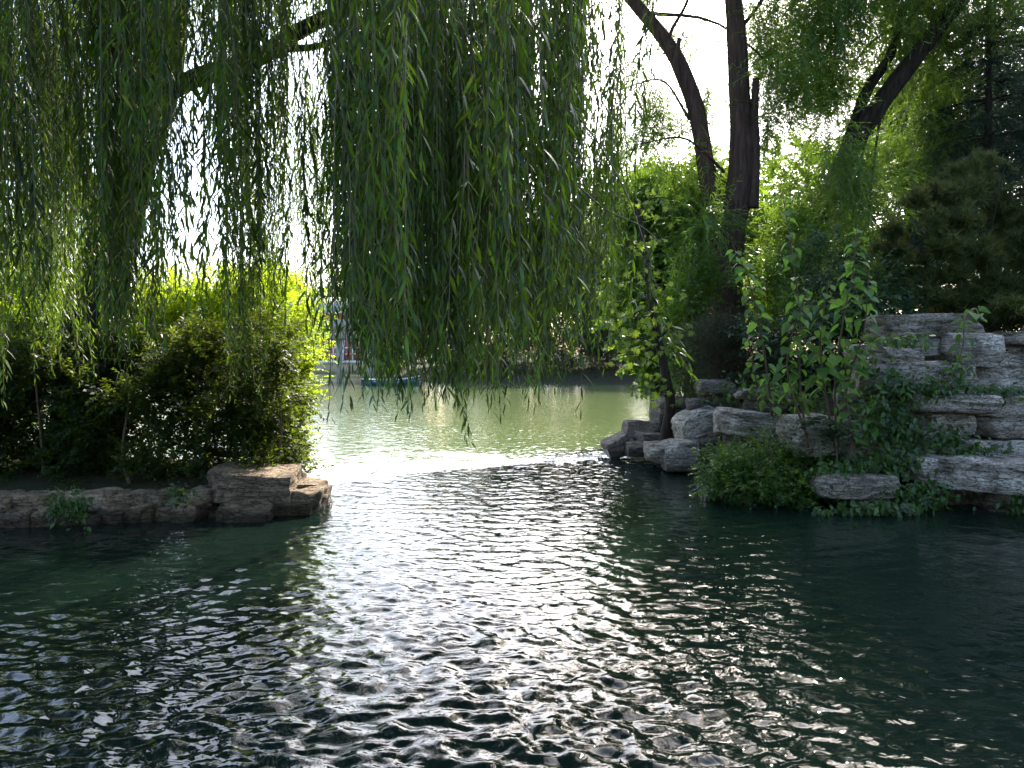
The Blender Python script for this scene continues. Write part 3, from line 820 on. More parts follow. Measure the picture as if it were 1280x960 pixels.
# ------------------------------------------------------------------ the weeping willow on the left bank
rs = np.random.RandomState(7)
wb = at(112, 604, 12.3); wb[2] = gz(wb[0], wb[1]) - 0.1
willow = thing('weeping_willow', tuple(wb), 'weeping willow on the left bank with long green curtains hanging over the water', 'tree')
g = Geo()
limb(g, [wb, at(108, 520, 12.2), at(112, 430, 12.2), at(130, 330, 12.2), at(160, 225, 12.2), at(188, 130, 12.2), at(205, 30, 11.5), at(215, -80, 11.4)],
     0.46, 0.27, 40, 22, 0.16, 3, 0.25, 7)
link('trunk', g.mesh('trunk', True, wb), M['bark'], willow)
LIMBS = [
    ([at(190, 125, 11.6), at(250, 95, 11.2), at(320, 74, 10.6), at(375, 38, 10.2), at(450, 2, 9.6), at(520, -40, 8.8), at(600, -50, 7.8)], 0.15, 0.05),
    ([at(322, 74, 10.6), at(350, 62, 10.0), at(395, 58, 9.4), at(440, 40, 8.9)], 0.06, 0.025),
    ([at(140, 300, 11.6), at(95, 210, 11.3), at(55, 100, 10.9), at(30, -20, 10.5), at(10, -120, 9.5)], 0.20, 0.08),
    ([at(215, -80, 11.4), at(330, -190, 10.4), at(480, -270, 8.6), at(620, -330, 7.0), at(690, -330, 6.2)], 0.22, 0.05),
    ([at(215, -80, 11.4), at(230, -220, 10.0), at(300, -330, 8.0), at(400, -420, 6.0), at(470, -480, 5.0)], 0.20, 0.05),
    ([at(205, -40, 11.4), at(120, -170, 10.4), at(20, -260, 8.6), at(-60, -300, 6.8)], 0.18, 0.05),
    ([at(560, 64, 7.4), at(585, 40, 7.2), at(625, 26, 7.1), at(665, 30, 7.0), at(690, 62, 6.9)], 0.028, 0.010),
    ([at(480, -30, 9.2), at(530, 20, 8.0), at(556, 60, 7.5), at(560, 66, 7.4)], 0.04, 0.026),
    ([at(505, 150, 6.2), at(540, 112, 6.1), at(580, 92, 6.0), at(612, 86, 6.0), at(640, 60, 6.1)], 0.008, 0.012),
    ([at(520, 52, 6.6), at(545, 72, 6.4), at(562, 100, 6.1)], 0.012, 0.006),
]
for pts, r0, r1 in LIMBS:
    g = Geo(); limb(g, pts, r0, r1, 20, 9, 0.12 if r0 > 0.05 else 0, 5)
    link('branch', g.mesh('branch', True, wb), M['bark'] if r0 > 0.03 else M['stem'], willow)

def strand(rs, length, leaf, step=0.040, size=0.136, twigs=3):
    """a hanging twig: stem and side twigs going down from the origin, leaves all along"""
    g = Geo()
    lines = []
    n = int(length / step)
    t = np.linspace(0, 1, n)
    ph = rs.uniform(0, 6.28, 4)
    sw = rs.uniform(0.02, 0.07) * length
    main = np.stack([sw * np.sin(t * 2.6 + ph[0]) + 0.02 * np.sin(t * 11 + ph[2]), sw * np.sin(t * 2.2 + ph[1]) + 0.02 * np.sin(t * 9 + ph[3]), -t * length], -1)
    main[:, :2] -= main[-1, :2]
    lines.append(main)
    for k in range(twigs):
        i0 = int(n * rs.uniform(0.05, 0.6)); L = length * rs.uniform(0.25, 0.6)
        L = min(L, length * (1.02 - i0 / n)); m = max(6, int(L / step)); s = np.linspace(0, 1, m)
        a = rs.uniform(0, 6.28); o = rs.uniform(0.05, 0.17)
        off = o * (1 - np.exp(-s * 5)) + 0.01 * np.sin(s * 9)
        lines.append(main[i0] + np.stack([math.cos(a) * off, math.sin(a) * off, -s * L + 0.04 * np.sin(np.pi * np.clip(s * 4, 0, 1))], -1))
    gs = Geo()
    for P in lines:
        m = len(P)
        tang = norm(np.gradient(P, axis=0))
        a = np.arange(m) * 2.4 + rs.uniform(0, 6.28) + rs.normal(size=m) * 0.3
        rad = np.stack([np.cos(a), np.sin(a), np.zeros(m)], -1)
        open_ = rs.uniform(0.30, 1.15, m)[:, None]
        ax = norm(tang + rad * open_)
        nr = norm(rad + np.array((0, 0, 0.55)) + rs.normal(size=(m, 3)) * 0.35)
        keep = rs.rand(m) > 0.12
        sz = size * rs.uniform(0.6, 1.15, m) * np.interp(np.linspace(0, 1, m), [0, .1, .85, 1], [.7, 1, 1, .6])
        scatter(g, leaf, frames(ax, nr)[keep], P[keep], sz[keep])
        PP = P[::5] if m > 12 else P[::2]
        k = len(PP); w = np.linspace(0.0050, 0.0018, k)[:, None]
        V = np.concatenate([PP + w * (1, 0, 0), PP + w * (-.5, .87, 0), PP + w * (-.5, -.87, 0)])
        i = np.arange(k - 1)
        gs.add(V, None, np.concatenate([np.stack([i + b * k, i + c * k, i + c * k + 1, i + b * k + 1], -1) for b, c in ((0, 1), (1, 2), (2, 0))]))
    return g.arrays(), gs.arrays()

def strand_mesh(lf, st):
    g = Geo(); g.add(*lf); g.add(*st)
    me = g.mesh('hanging_twig')
    me.materials.append(M['willow']); me.materials.append(M['twig'])
    idx = np.zeros(len(me.polygons), np.int32); idx[-len(st[2]):] = 1
    me.polygons.foreach_set('material_index', idx)
    return me

VAR = {}
for L in (1.6, 2.4, 3.2, 4.0):
    VAR[L] = [strand(rs, L, L_WILLOW, twigs=3) for _ in range(4)]
VARB = {L: [strand(rs, L, L_THIN, 0.046, 0.125, 3) for _ in range(4)] for L in (1.6, 2.4, 3.2, 4.0)}
VARME = {L: [strand_mesh(lf, st) for lf, st in VAR[L]] for L in VAR}

# u0, u1, depth0, depth1, count, tip row (mean, spread), length choices
ZONES = [
    (-30, 165, 3.9, 6.5, 26, 452, 34, (3.2, 4.0)),
    (-30, 165, 5.5, 9.5, 48, 440, 45, (3.2, 4.0)),
    (-30, 160, 8.0, 12.5, 120, 390, 60, (3.2, 4.0)),
    (-40, 200, 5.0, 12.0, 80, 180, 80, (2.4, 3.2)),
    (160, 300, 4.5, 7.0, 9, 400, 60, (3.2, 4.0)),
    (165, 310, 5.0, 10.0, 16, 330, 70, (2.4, 3.2)),
    (150, 320, 5.0, 11.0, 42, 110, 45, (2.4, 3.2)),
    (285, 320, 6.0, 8.5, 18, 430, 50, (3.2, 4.0)),
    (290, 460, 6.0, 9.0, 24, 400, 50, (3.2, 4.0)),
    (300, 460, 8.5, 12.5, 50, 385, 40, (3.2, 4.0)),
    (300, 470, 7.0, 12.5, 22, 190, 70, (2.4, 3.2)),
    (395, 470, 4.6, 6.5, 12, 462, 24, (3.2, 4.0)),
    (440, 722, 4.2, 6.0, 66, 472, 24, (2.4, 3.2)),
    (450, 728, 5.5, 8.0, 100, 462, 26, (3.2, 4.0)),
    (470, 740, 7.5, 11.0, 110, 440, 30, (3.2, 4.0)),
    (460, 660, 6.0, 11.5, 90, 240, 80, (2.4, 3.2)),
    (640, 755, 5.0, 9.0, 36, 250, 80, (1.6, 2.4)),
    (730, 760, 5.0, 7.5, 12, 440, 40, (3.2, 4.0)),
    (505, 560, 4.6, 5.6, 10, 508, 14, (3.2, 4.0)),
    (570, 590, 5.4, 5.8, 2, 548, 6, (3.2, 4.0)),
    (600, 640, 4.8, 5.8, 3, 505, 8, (3.2, 4.0)),
]
placed = []
for (u0, u1, d0, d1, cnt, vm_, vs_, lens) in ZONES:
    cl = [(rs.uniform(u0, u1), rs.uniform(d0, d1), rs.normal() * 0.6) for _ in range(max(2, cnt // 7))]
    for _ in range(cnt):
        cu, cd, cv = cl[rs.randint(len(cl))]
        d = cd + rs.normal() * 0.12; u = cu + rs.normal() * 75 / cd
        v = vm_ + vs_ * np.clip(cv + 0.6 * rs.normal(), -2.0, 1.35)
        tip = at(u, v, d)
        L = lens[rs.randint(len(lens))]
        placed.append((d, tip, L, rs.randint(4), rs.uniform(0, 6.28), rs.uniform(0.92, 1.12)))
placed.sort(key=lambda p: p[0])
g = Geo(); gst = Geo()
for i, (d, tip, L, k, a, s) in enumerate(placed):
    top = tip + np.array((0, 0, L * s))
    if i < 290:
        o = link('hanging_twig', VARME[L][k], None, willow, tuple(top - wb), (0, 0, a))
        o.scale = (s, s, s)
    else:
        ca, sa = math.cos(a), math.sin(a)
        src = VAR if d < 6.6 else VARB
        for gg, part in ((g, src[L][k][0]), (gst, src[L][k][1])):
            scatter(gg, part, np.array([[(ca, -sa, 0), (sa, ca, 0), (0, 0, 1)]]), top[None], np.array([s]))
o = link('hanging_twig_curtain', g.mesh('hanging_twig_curtain', False, wb), M['willow'], willow)
tag(o, kind='stuff')
tag(link('twig_stem_curtain', gst.mesh('twig_stem_curtain', False, wb), M['twig'], o), kind='stuff')
print('willow tris', sum(len(t) for t in g.T) + 2 * sum(len(q) for q in g.Q))
for pts, ends in (([at(700, 120, 6.0), at(745, 175, 5.85), at(782, 240, 5.75), at(806, 305, 5.7), at(812, 320, 5.7)], [(1.0, .64), (.8, .30), (.62, .26), (.45, .3)]),
                  ([at(720, 230, 5.7), at(757, 262, 5.6), at(800, 282, 5.55), at(826, 304, 5.5)], [(1.0, .20), (.75, .30), (.5, .36)])):
    g = Geo(); P = limb(g, pts, 0.007, 0.003, 20, 6)
    link('branch', g.mesh('branch', True, wb), M['twig'], willow)
    for f, s in ends:
        o = link('hanging_twig', VARME[1.6][rs.randint(4)], None, willow, tuple(P[int(f * 19)] - wb), (0.25 * rs.normal(), 0.25 * rs.normal(), rs.uniform(0, 6.28)))
        o.scale = (s * 1.2, s * 1.2, s)
# dense willow top above the strands; unseen lobes over the camera added for shade
g = Geo()
sp = [spray(rs, 16, 0.8, L_THIN, 0.11, 1.2, 0.6) for _ in range(4)]
crown(g, rs, [((-5.2, 11.5, 9.0), (3.2, 3.0, 2.2)), ((-3.0, 8.8, 8.2), (2.8, 2.6, 1.6)), ((-7.0, 8.5, 7.6), (2.6, 2.6, 1.6)), ((-0.6, 7.2, 6.9), (1.6, 1.6, 1.0)), ((-4.5, 4.0, 7.6), (3.6, 3.0, 1.2)), ((-0.2, 3.6, 7.6), (2.8, 2.8, 1.0)), ((-2.0, 0.2, 8.0), (4.5, 2.6, 1.2))], 7600, sp, droop=0.8, clump=0.18, nclump=320)
link('crown', g.mesh('crown', False, wb), M['willow'], willow)

# ------------------------------------------------------------------ hedge and bushes of the left bank
def bush(name, label, cat, base, blobs, n, sprays, mat, stems=0, stem_mat='stem', holes=None, seed=0, group=None, part='foliage', **kw):
    rs = np.random.RandomState(seed + 50)
    base = np.array(base, float)
    o = thing(name, tuple(base), label, cat, group)
    g = Geo(); crown(g, rs, blobs, n, sprays, **kw)
    link(part, g.mesh(part, False, base), M[mat], o)
    for k in range(stems):
        b = blobs[rs.randint(len(blobs))]
        c, rad = np.array(b[0]), np.array(b[1])
        tip = c + rand_dirs(rs, 1)[0] * rad * 0.5 + np.array((0, 0, 0.2 * rad[2]))
        foot = np.array((c[0] + rs.uniform(-.5, .5) * rad[0] * 0.6, c[1] + rs.uniform(-.3, .3) * rad[1], gz(c[0], c[1]) - 0.05))
        if stems <= 3: foot[:2] = base[:2] + rs.normal(size=2) * 0.08
        g = Geo(); limb(g, [foot, foot * 0.6 + tip * 0.4 + rs.normal(size=3) * 0.08, tip], 0.03, 0.008, 8, 6)
        link('stem', g.mesh('stem', True, base), M[stem_mat], o)
    return o

rs = np.random.RandomState(3)
SP_HEDGE = [spray(rs, 11, 0.24, L_QUAD, 0.064, 0.15, 1.0, 0.002) for _ in range(5)]
def hedge_blobs(u0, u1, v0, v1, d0, d1, nx, nz, rad, seed, skip=()):
    r = np.random.RandomState(seed); out = []
    for i in range(nx):
        for k in range(nz):
            u = u0 + (u1 - u0) * (i + 0.5) / nx + r.uniform(-8, 8); v = v0 + (v1 - v0) * (k + 0.5) / nz + r.uniform(-5, 5)
            if any(a < u < b and c < v < e for a, b, c, e in skip): continue
            d = r.uniform(d0, d1)
            out.append((tuple(at(u, v, d)), (rad * r.uniform(.8, 1.25), rad * r.uniform(.9, 1.4), rad * r.uniform(.7, 1.1))))
    return out
GAPS = [(52, 84, 520, 575), (145, 178, 555, 590), (205, 262, 515, 560), (140, 170, 510, 530), (262, 285, 555, 590)]
b0 = at(150, 600, 12.0); b0[2] = gz(b0[0], b0[1])
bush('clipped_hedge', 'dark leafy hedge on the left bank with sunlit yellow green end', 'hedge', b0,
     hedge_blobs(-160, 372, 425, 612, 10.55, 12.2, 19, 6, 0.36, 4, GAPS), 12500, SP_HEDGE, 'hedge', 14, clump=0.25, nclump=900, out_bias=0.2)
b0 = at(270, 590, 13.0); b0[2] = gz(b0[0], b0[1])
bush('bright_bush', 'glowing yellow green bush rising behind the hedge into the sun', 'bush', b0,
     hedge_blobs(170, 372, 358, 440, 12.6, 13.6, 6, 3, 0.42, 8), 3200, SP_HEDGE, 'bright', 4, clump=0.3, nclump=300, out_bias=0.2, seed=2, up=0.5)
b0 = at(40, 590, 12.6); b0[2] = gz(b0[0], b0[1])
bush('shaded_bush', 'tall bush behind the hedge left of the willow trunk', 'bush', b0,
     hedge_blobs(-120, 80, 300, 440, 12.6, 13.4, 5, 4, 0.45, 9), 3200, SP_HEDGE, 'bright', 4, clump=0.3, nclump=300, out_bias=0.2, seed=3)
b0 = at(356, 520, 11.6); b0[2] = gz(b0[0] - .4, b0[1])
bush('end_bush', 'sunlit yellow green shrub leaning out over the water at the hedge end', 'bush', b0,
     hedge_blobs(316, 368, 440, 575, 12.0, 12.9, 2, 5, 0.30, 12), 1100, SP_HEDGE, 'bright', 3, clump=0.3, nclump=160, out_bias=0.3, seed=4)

# ------------------------------------------------------------------ trees of the right bank
def tree(name, label, base, trunks, blobs, n, sprays, mat, bark, seed=0, group=None, cat='tree', branches=10, rough=0.12, **kw):
    rs = np.random.RandomState(seed + 900)
    base = np.array(base, float)
    o = thing(name, tuple(base), label, cat, group)
    ends = []
    for i, (pts, r0, r1, fl) in enumerate(trunks):
        g = Geo(); P = limb(g, pts, r0, r1, 60, 28 if r0 > .15 else 10, rough, seed + i, fl, 9 if r0 > .15 else 0)
        link('trunk' if i == 0 else 'limb', g.mesh('trunk', True, base), M[bark], o)
        ends.append(P)
    for k in range(branches):
        b = blobs[rs.randint(len(blobs))]
        tip = np.array(b[0]) + rand_dirs(rs, 1)[0] * np.array(b[1]) * 0.6
        P = ends[rs.randint(len(ends))]
        j = int(rs.uniform(0.45, 1.0) * (len(P) - 1)); s = P[j]
        g = Geo(); limb(g, [s, s * .5 + tip * .5 + np.array((0, 0, .15 * np.linalg.norm(tip - s))), tip], 0.05, 0.012, 9, 6)
        link('branch', g.mesh('branch', True, base), M[bark], o)
    g = Geo(); crown(g, rs, blobs, n, sprays, **kw)
    link('crown', g.mesh('crown', False, base), M[mat], o)
    return o

rs = np.random.RandomState(21)
SP_SOFT = [spray(rs, 20, 0.75, L_THIN, 0.15, 0.9, 0.7, 0.004) for _ in range(5)]
SP_TREE = [spray(rs, 12, 0.42, L_QUAD, 0.145, 0.35, 1.0, 0.003) for _ in range(5)]
SP_FAR = [spray(rs, 12, 1.1, L_QUAD, 0.32, 0.4, 1.0, 0) for _ in range(4)]

def blob(u, v, d, ru, rv, rd=None):
    c = at(u, v, d); s = d / FPX
    return (tuple(c), (ru * s, (rd or ru) * s, rv * s))

b0 = at(908, 400, 19); b0[2] = gz(b0[0], b0[1]) - 0.1
tree('twin_stemmed_tree', 'big dark tree forking into two stems above reddish furrowed trunk on right bank', b0,
     [([b0, at(906, 400, 19), at(910, 330, 19), at(918, 270, 19), at(926, 200, 19), at(924, 110, 19), at(917, 0, 19), at(905, -140, 19), at(900, -300, 19)], 0.40, 0.14, 0.35),
      ([at(905, 350, 19.05), at(897, 280, 19.1), at(884, 215, 19.2), at(868, 130, 19.3), at(838, 60, 19.4), at(790, 0, 19.5), at(730, -70, 19.6), at(690, -160, 19.8)], 0.25, 0.11, 0.2),
      ([at(940, 260, 18.9), at(944, 200, 18.85), at(943, 140, 18.85), at(945, 98, 18.8)], 0.13, 0.08, 0.2),
      ([at(862, 118, 19.3), at(846, 86, 19.2), at(849, 48, 19.2)], 0.09, 0.05, 0.0),
      ([at(846, 80, 19.3), at(838, 44, 19.5), at(858, 4, 19.7), at(880, -60, 20)], 0.05, 0.03, 0.0),
      ([at(922, 40, 19), at(938, 20, 19), at(952, 0, 19), at(975, -50, 19)], 0.05, 0.03, 0.0),
      ([at(905, 215, 19), at(880, 190, 18.6), at(850, 172, 18.2), at(800, 180, 18)], 0.04, 0.012, 0),
      ([at(862, 150, 19.3), at(830, 102, 19), at(790, 106, 18.8)], 0.035, 0.010, 0)],
     [blob(985, 70, 19, 55, 75), blob(1010, 190, 18.5, 55, 90), blob(960, 330, 18.4, 45, 60), blob(1020, -60, 19, 100, 90), blob(880, -160, 19.5, 110, 70),
      blob(800, -90, 20, 70, 50), blob(740, -180, 19, 110, 70), blob(960, -260, 18, 120, 80), blob(800, -320, 18, 120, 80), blob(1020, 10, 18.5, 60, 60), blob(870, 300, 18.3, 40, 40), blob(812, 95, 20, 30, 70), blob(800, 185, 20.5, 36, 46), blob(825, 20, 20.5, 22, 24), blob(872, 40, 20.2, 14, 30), blob(850, 230, 20, 40, 40), blob(885, 110, 20, 14, 40), blob(835, 190, 19.8, 36, 30), blob(960, 130, 20, 30, 90), blob(1010, 280, 20, 60, 60)],
     6500, SP_SOFT, 'soft', 'redbark', 1, branches=3, wexp=0.5, droop=0.5, clump=0.2, nclump=130)

b0 = at(968, 395, 20.5); b0[2] = gz(b0[0], b0[1]) - 0.1
tree('leaning_tree', 'dark tree leaning right with forked stem behind broad leaved saplings', b0,
     [([b0, at(972, 392, 20.5), at(998, 322, 20.5), at(1032, 255, 20.5), at(1062, 190, 20.4), at(1100, 130, 20.3), at(1165, 45, 20), at(1230, -40, 19.8), at(1280, -140, 19.5)], 0.34, 0.14, 0.4),
      ([at(1048, 215, 20.4), at(1066, 160, 20.6), at(1084, 112, 20.8), at(1112, 70, 21), at(1130, 10, 21)], 0.16, 0.09, 0.1)],
     [blob(1060, 30, 21.8, 90, 70), blob(1165, 90, 21.6, 45, 70), blob(1070, 280, 19.6, 45, 60), blob(1180, -40, 20, 90, 70), blob(1080, -100, 20.5, 120, 80),
      blob(1130, 180, 22, 50, 50), blob(1000, 60, 21.5, 50, 70), blob(1030, 130, 21.8, 40, 50)],
     5400, SP_SOFT, 'soft', 'bark', 2, branches=4, droop=0.5, clump=0.2, nclump=130)

# leafy trees that close the view behind
BK = [  # name, label, base(u, d), trunk radius, blobs, n, sprays, material
    ('leafy_tree', 'backlit leafy tree over the lake edge left of the twin stemmed trunk', (838, 22), 0.14,
     [blob(820, 290, 22, 50, 60), blob(870, 340, 21, 45, 60), blob(800, 390, 21, 32, 55), blob(850, 430, 20.5, 45, 45), blob(880, 250, 22, 40, 45)], 3600, SP_TREE, 'tree'),
    ('leafy_tree', 'dense green tree right behind the reddish trunk', (955, 26), 0.16,
     [blob(960, 330, 26, 70, 70), blob(1010, 250, 27, 60, 60), blob(900, 380, 25, 50, 45), blob(1050, 360, 25, 70, 60)], 3600, SP_TREE, 'tree'),
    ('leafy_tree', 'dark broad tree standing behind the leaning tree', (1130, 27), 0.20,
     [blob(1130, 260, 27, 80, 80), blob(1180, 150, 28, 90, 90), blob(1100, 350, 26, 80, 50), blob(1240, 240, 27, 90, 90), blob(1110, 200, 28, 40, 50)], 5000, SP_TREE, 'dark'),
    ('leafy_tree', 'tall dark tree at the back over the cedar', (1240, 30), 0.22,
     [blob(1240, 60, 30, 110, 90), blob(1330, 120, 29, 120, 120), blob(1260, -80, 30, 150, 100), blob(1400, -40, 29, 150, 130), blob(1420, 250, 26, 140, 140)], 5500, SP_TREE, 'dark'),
]
for i, (nm, lb, (u, d), rad, bl, n, sp, mt) in enumerate(BK):
    b0 = at(u, 440, d); b0[2] = gz(b0[0], b0[1]) - 0.1
    top = np.array(bl[0][0]) + np.array((0, 0, bl[0][1][2] * 0.6))
    tree(nm, lb, b0, [([b0, b0 * .5 + top * .5 + np.array((0.2, 0, 0)), top], rad, rad * .4, .3)], bl, n, sp, mt, 'bark', 10 + i, 'leafy trees behind the right bank',
         branches=8, clump=0.22, nclump=200, scale=(0.9, 1.6))

b0 = at(1139, 420, 25); b0[2] = gz(b0[0], b0[1]) - 0.1
tree('pale_poplar', 'slender straight tree with pale bark between dark crowns', b0,
     [([b0, at(1139, 300, 25), at(1140, 150, 25), at(1141, 20, 25), at(1141, -120, 25)], 0.12, 0.06, 0.1)],
     [blob(1141, -60, 25, 40, 70), blob(1145, 20, 25.4, 30, 40)], 220, SP_TREE, 'tree', 'palebark', 31, branches=5)

# cedars: layered dark needle trees
def needle_spray(rs, n=40, length=0.6, size=0.10, droop=0.25):
    g = Geo()
    t = rs.rand(n); P = np.stack([rs.normal(size=n) * 0.12 * length * (1 - t * 0.4), t * length, -droop * length * t ** 2 + rs.normal(size=n) * 0.015], -1)
    ax = norm(np.stack([rs.normal(size=n) * 0.8, np.full(n, 0.8), rs.normal(size=n) * 0.4 + 0.1], -1))
    V = tmpl([(-.05, 0, 0), (.05, 0, 0), (0, 1, 0)], T=[(0, 1, 2)])
    scatter(g, V, frames(ax, norm(rs.normal(size=(n, 3)) * 0.6 + np.array((0, 0, 1.0)))), P, size * rs.uniform(.7, 1.2, n))
    return g.arrays()
rs = np.random.RandomState(33)
SP_CED = [needle_spray(rs, 44, 0.7, 0.13, 0.5) for _ in range(4)]
def cedar(name, label, u, d, vtop, vbase, wmax, seed, group):
    rs = np.random.RandomState(seed)
    b0 = at(u, 430, d); b0[2] = gz(b0[0], b0[1]) - 0.1
    top = at(u, vtop, d)
    o = thing(name, tuple(b0), label, 'tree', group)
    g = Geo(); limb(g, [b0, (b0 + top) / 2, top], 0.2, 0.03, 12, 9, .1, seed)
    link('trunk', g.mesh('trunk', True, b0), M['bark'], o)
    zb = at(u, vbase, d)[2]; g = Geo()
    layers = 17
    for k in range(layers):
        f = k / (layers - 1); z = zb + (top[2] - zb) * f
        R = wmax * (1 - f) ** 0.8 + 0.25
        for j in range(9):
            a = rs.uniform(0, 6.28); r_ = R * rs.uniform(.7, 1.1)
            s = np.array((b0[0], b0[1], z)); e = s + np.array((math.cos(a) * r_, math.sin(a) * r_, -0.22 * r_))
            g2 = Geo(); limb(g2, [s, (s + e) / 2 + np.array((0, 0, .06 * r_)), e], 0.03, 0.008, 4, 4)
            link('branch', g2.mesh('branch', True, b0), M['bark'], o)
            m = int(5 + r_ * 9); t = rs.uniform(0.25, 1, m)[:, None]
            P = s + (e - s) * t + rs.normal(size=(m, 3)) * np.array((.12, .12, .04))
            dirn = norm((e - s) * 1.0 + rs.normal(size=(m, 3)) * 0.7 * r_ * np.array((1, 1, .2)))
            R3 = frames(dirn, norm(np.array((0, 0, 1.0)) + rs.normal(size=(m, 3)) * .25))
            scatter(g, SP_CED[rs.randint(4)], R3, P, rs.uniform(.7, 1.2, m))
    link('crown', g.mesh('crown', False, b0), M['cedar'], o)
cedar('cedar', 'dark blue green cedar with drooping layers behind the pine', 1236, 21, -40, 330, 2.6, 1, 'cedars behind the pine')
cedar('cedar', 'dark cedar standing taller at the far right edge of the wood', 1370, 18, -160, 350, 2.6, 2, 'cedars behind the pine')

# pine: rounded mass of needle tufts
rs = np.random.RandomState(40)
def tuft(rs, n=46, size=0.16):
    g = Geo()
    ax = norm(rs.normal(size=(n, 3)) * 0.75 + np.array((0, 1.0, 0)))
    P = np.stack([np.zeros(n), rs.uniform(0, .09, n), np.zeros(n)], -1)
    scatter(g, tmpl([(-.034, 0, 0), (.034, 0, 0), (0, 1, 0)], T=[(0, 1, 2)]), frames(ax, rand_dirs(rs, n)), P, size * rs.uniform(.7, 1.15, n))
    return g.arrays()
SP_PINE = [tuft(rs) for _ in range(4)]
b0 = at(1205, 420, 14.2); b0[2] = gz(b0[0], b0[1]) - 0.1
bush('pine', 'bushy olive brown pine behind the top slabs of the rockery', 'tree', b0,
     [blob(1190, 250, 14.4, 45, 30), blob(1140, 280, 14.0, 35, 25), blob(1240, 230, 14.6, 50, 30), blob(1160, 325, 13.8, 50, 32), blob(1225, 300, 14, 55, 35), blob(1290, 270, 14.5, 60, 45),
      blob(1200, 355, 13.7, 50, 26), blob(1120, 330, 14.1, 28, 28), blob(1275, 345, 14, 55, 32), blob(1140, 365, 13.9, 26, 16), blob(1240, 385, 13.8, 60, 22), blob(1180, 390, 13.8, 40, 16), blob(1300, 390, 13.8, 60, 24), blob(1330, 330, 14, 60, 60)],
     5200, SP_PINE, 'pine', 3, 'bark', up=0.8, clump=0.16, nclump=110, out_bias=0.8, seed=7, scale=(0.8, 1.2))
# juniper: low dark shrub on the slope
b0 = at(905, 470, 15.4); b0[2] = gz(b0[0], b0[1]) - 0.05
bush('juniper', 'low dark brownish juniper shrub at the foot of the reddish trunk', 'shrub', b0,
     [blob(905, 440, 15.2, 40, 34), blob(872, 445, 15.0, 26, 30), blob(935, 440, 15.3, 30, 30), blob(905, 412, 15.6, 28, 16), blob(870, 480, 15, 14, 18), blob(950, 470, 15, 26, 20)],
     1500, [needle_spray(rs, 40, 0.30, 0.06, 0.1) for _ in range(4)], 'juniper', 3, up=0.5, clump=0.2, nclump=120, out_bias=0.6, seed=8)

# understorey shrubs
UND = [
    ('undergrowth_shrub', 'light green leafy shrub beside the slim leaning trunk', [blob(860, 400, 17.5, 26, 40), blob(850, 460, 17, 22, 36), blob(872, 350, 18, 24, 30)], 700, 'tree'),
    ('undergrowth_shrub', 'green leafy shrub on the slope under the leaning tree', [blob(985, 440, 14.5, 50, 46), blob(1030, 430, 13.5, 40, 40), blob(960, 480, 14, 24, 18)], 900, 'dark'),
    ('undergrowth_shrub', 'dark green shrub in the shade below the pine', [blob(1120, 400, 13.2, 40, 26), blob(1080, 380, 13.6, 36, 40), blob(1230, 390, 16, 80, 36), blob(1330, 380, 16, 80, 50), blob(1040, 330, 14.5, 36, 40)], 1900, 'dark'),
    ('undergrowth_shrub', 'yellowish green shrub in sun behind the saplings', [blob(960, 350, 17, 36, 26), blob(1000, 300, 17.6, 30, 30), blob(990, 385, 16.5, 30, 22)], 600, 'tree'),
]
for i, (nm, lb, bl, n, mt) in enumerate(UND):
    c = bl[0][0]; b0 = (c[0], c[1], gz(c[0], c[1]))
    bush(nm, lb, 'shrub', b0, bl, n, [spray(rs, 10, 0.34, L_OVAL, 0.085, 0.3, 1.0, 0.003) for _ in range(3)], mt, 3, clump=0.22, nclump=60, seed=20 + i, group='shrubs of the right slope')

# low dark shrub hanging over the water
b0 = at(960, 610, 11.5); b0[2] = gz(b0[0], b0[1])
bush('waterside_shrub', 'low dense dark green shrub hanging over the water below the tilted slab', 'shrub', b0,
     [blob(915, 585, 11.2, 30, 22), blob(960, 580, 11.3, 36, 22), blob(1010, 585, 11.1, 34, 22), blob(940, 608, 10.9, 44, 16), blob(1000, 612, 10.8, 44, 14), blob(1040, 565, 11.3, 20, 20), blob(895, 605, 11.3, 14, 14)],
     2400, [spray(rs, 12, 0.20, L_QUAD, 0.045, 0.3, 1.0, 0.002) for _ in range(4)], 'ivy', 4, clump=0.22, nclump=160, seed=30)

# ------------------------------------------------------------------ slim tree with lobed leaves over the rocks
rs = np.random.RandomState(60)
MEL = {}
def leaf_meshes(key, t, mat):
    me = mesh_np('leaf', t[0], [t[1], t[2]], False); me.materials.append(M[mat]); MEL[key] = me
leaf_meshes('maple', L_MAPLE, 'maple'); leaf_meshes('heart', L_HEART, 'sapling'); leaf_meshes('heart1', heart(.5, .2, .85, .25), 'sapling'); leaf_meshes('heart2', heart(.35, .02, 1.08, -.3), 'sapling'); leaf_meshes('heart3', heart(.1, .28, .9, .1), 'sapling')
def put_leaf(key, parent, base, P, ax, nr, s):
    R = frames(np.array([ax], float), np.array([nr], float))[0]
    o = link('leaf', MEL[key], None, parent)
    o.matrix_local = Matrix([[*(R[0] * s), P[0] - base[0]], [*(R[1] * s), P[1] - base[1]], [*(R[2] * s), P[2] - base[2]], [0, 0, 0, 1]])
    return o
b0 = at(831, 558, 15.0); b0[2] -= 0.05
maple_t = thing('slim_tree', tuple(b0), 'slim brown tree leaning over the rocks with lobed yellow green leaves', 'tree')
g = Geo(); TP = limb(g, [b0, at(833, 540, 15), at(838, 505, 15), at(831, 465, 15), at(822, 420, 15), at(812, 370, 15), at(806, 320, 15), at(798, 260, 15.2)], 0.105, 0.04, 30, 12, 0.12, 3, 0.5)
link('trunk', g.mesh('trunk', True, b0), M['bark'], maple_t)
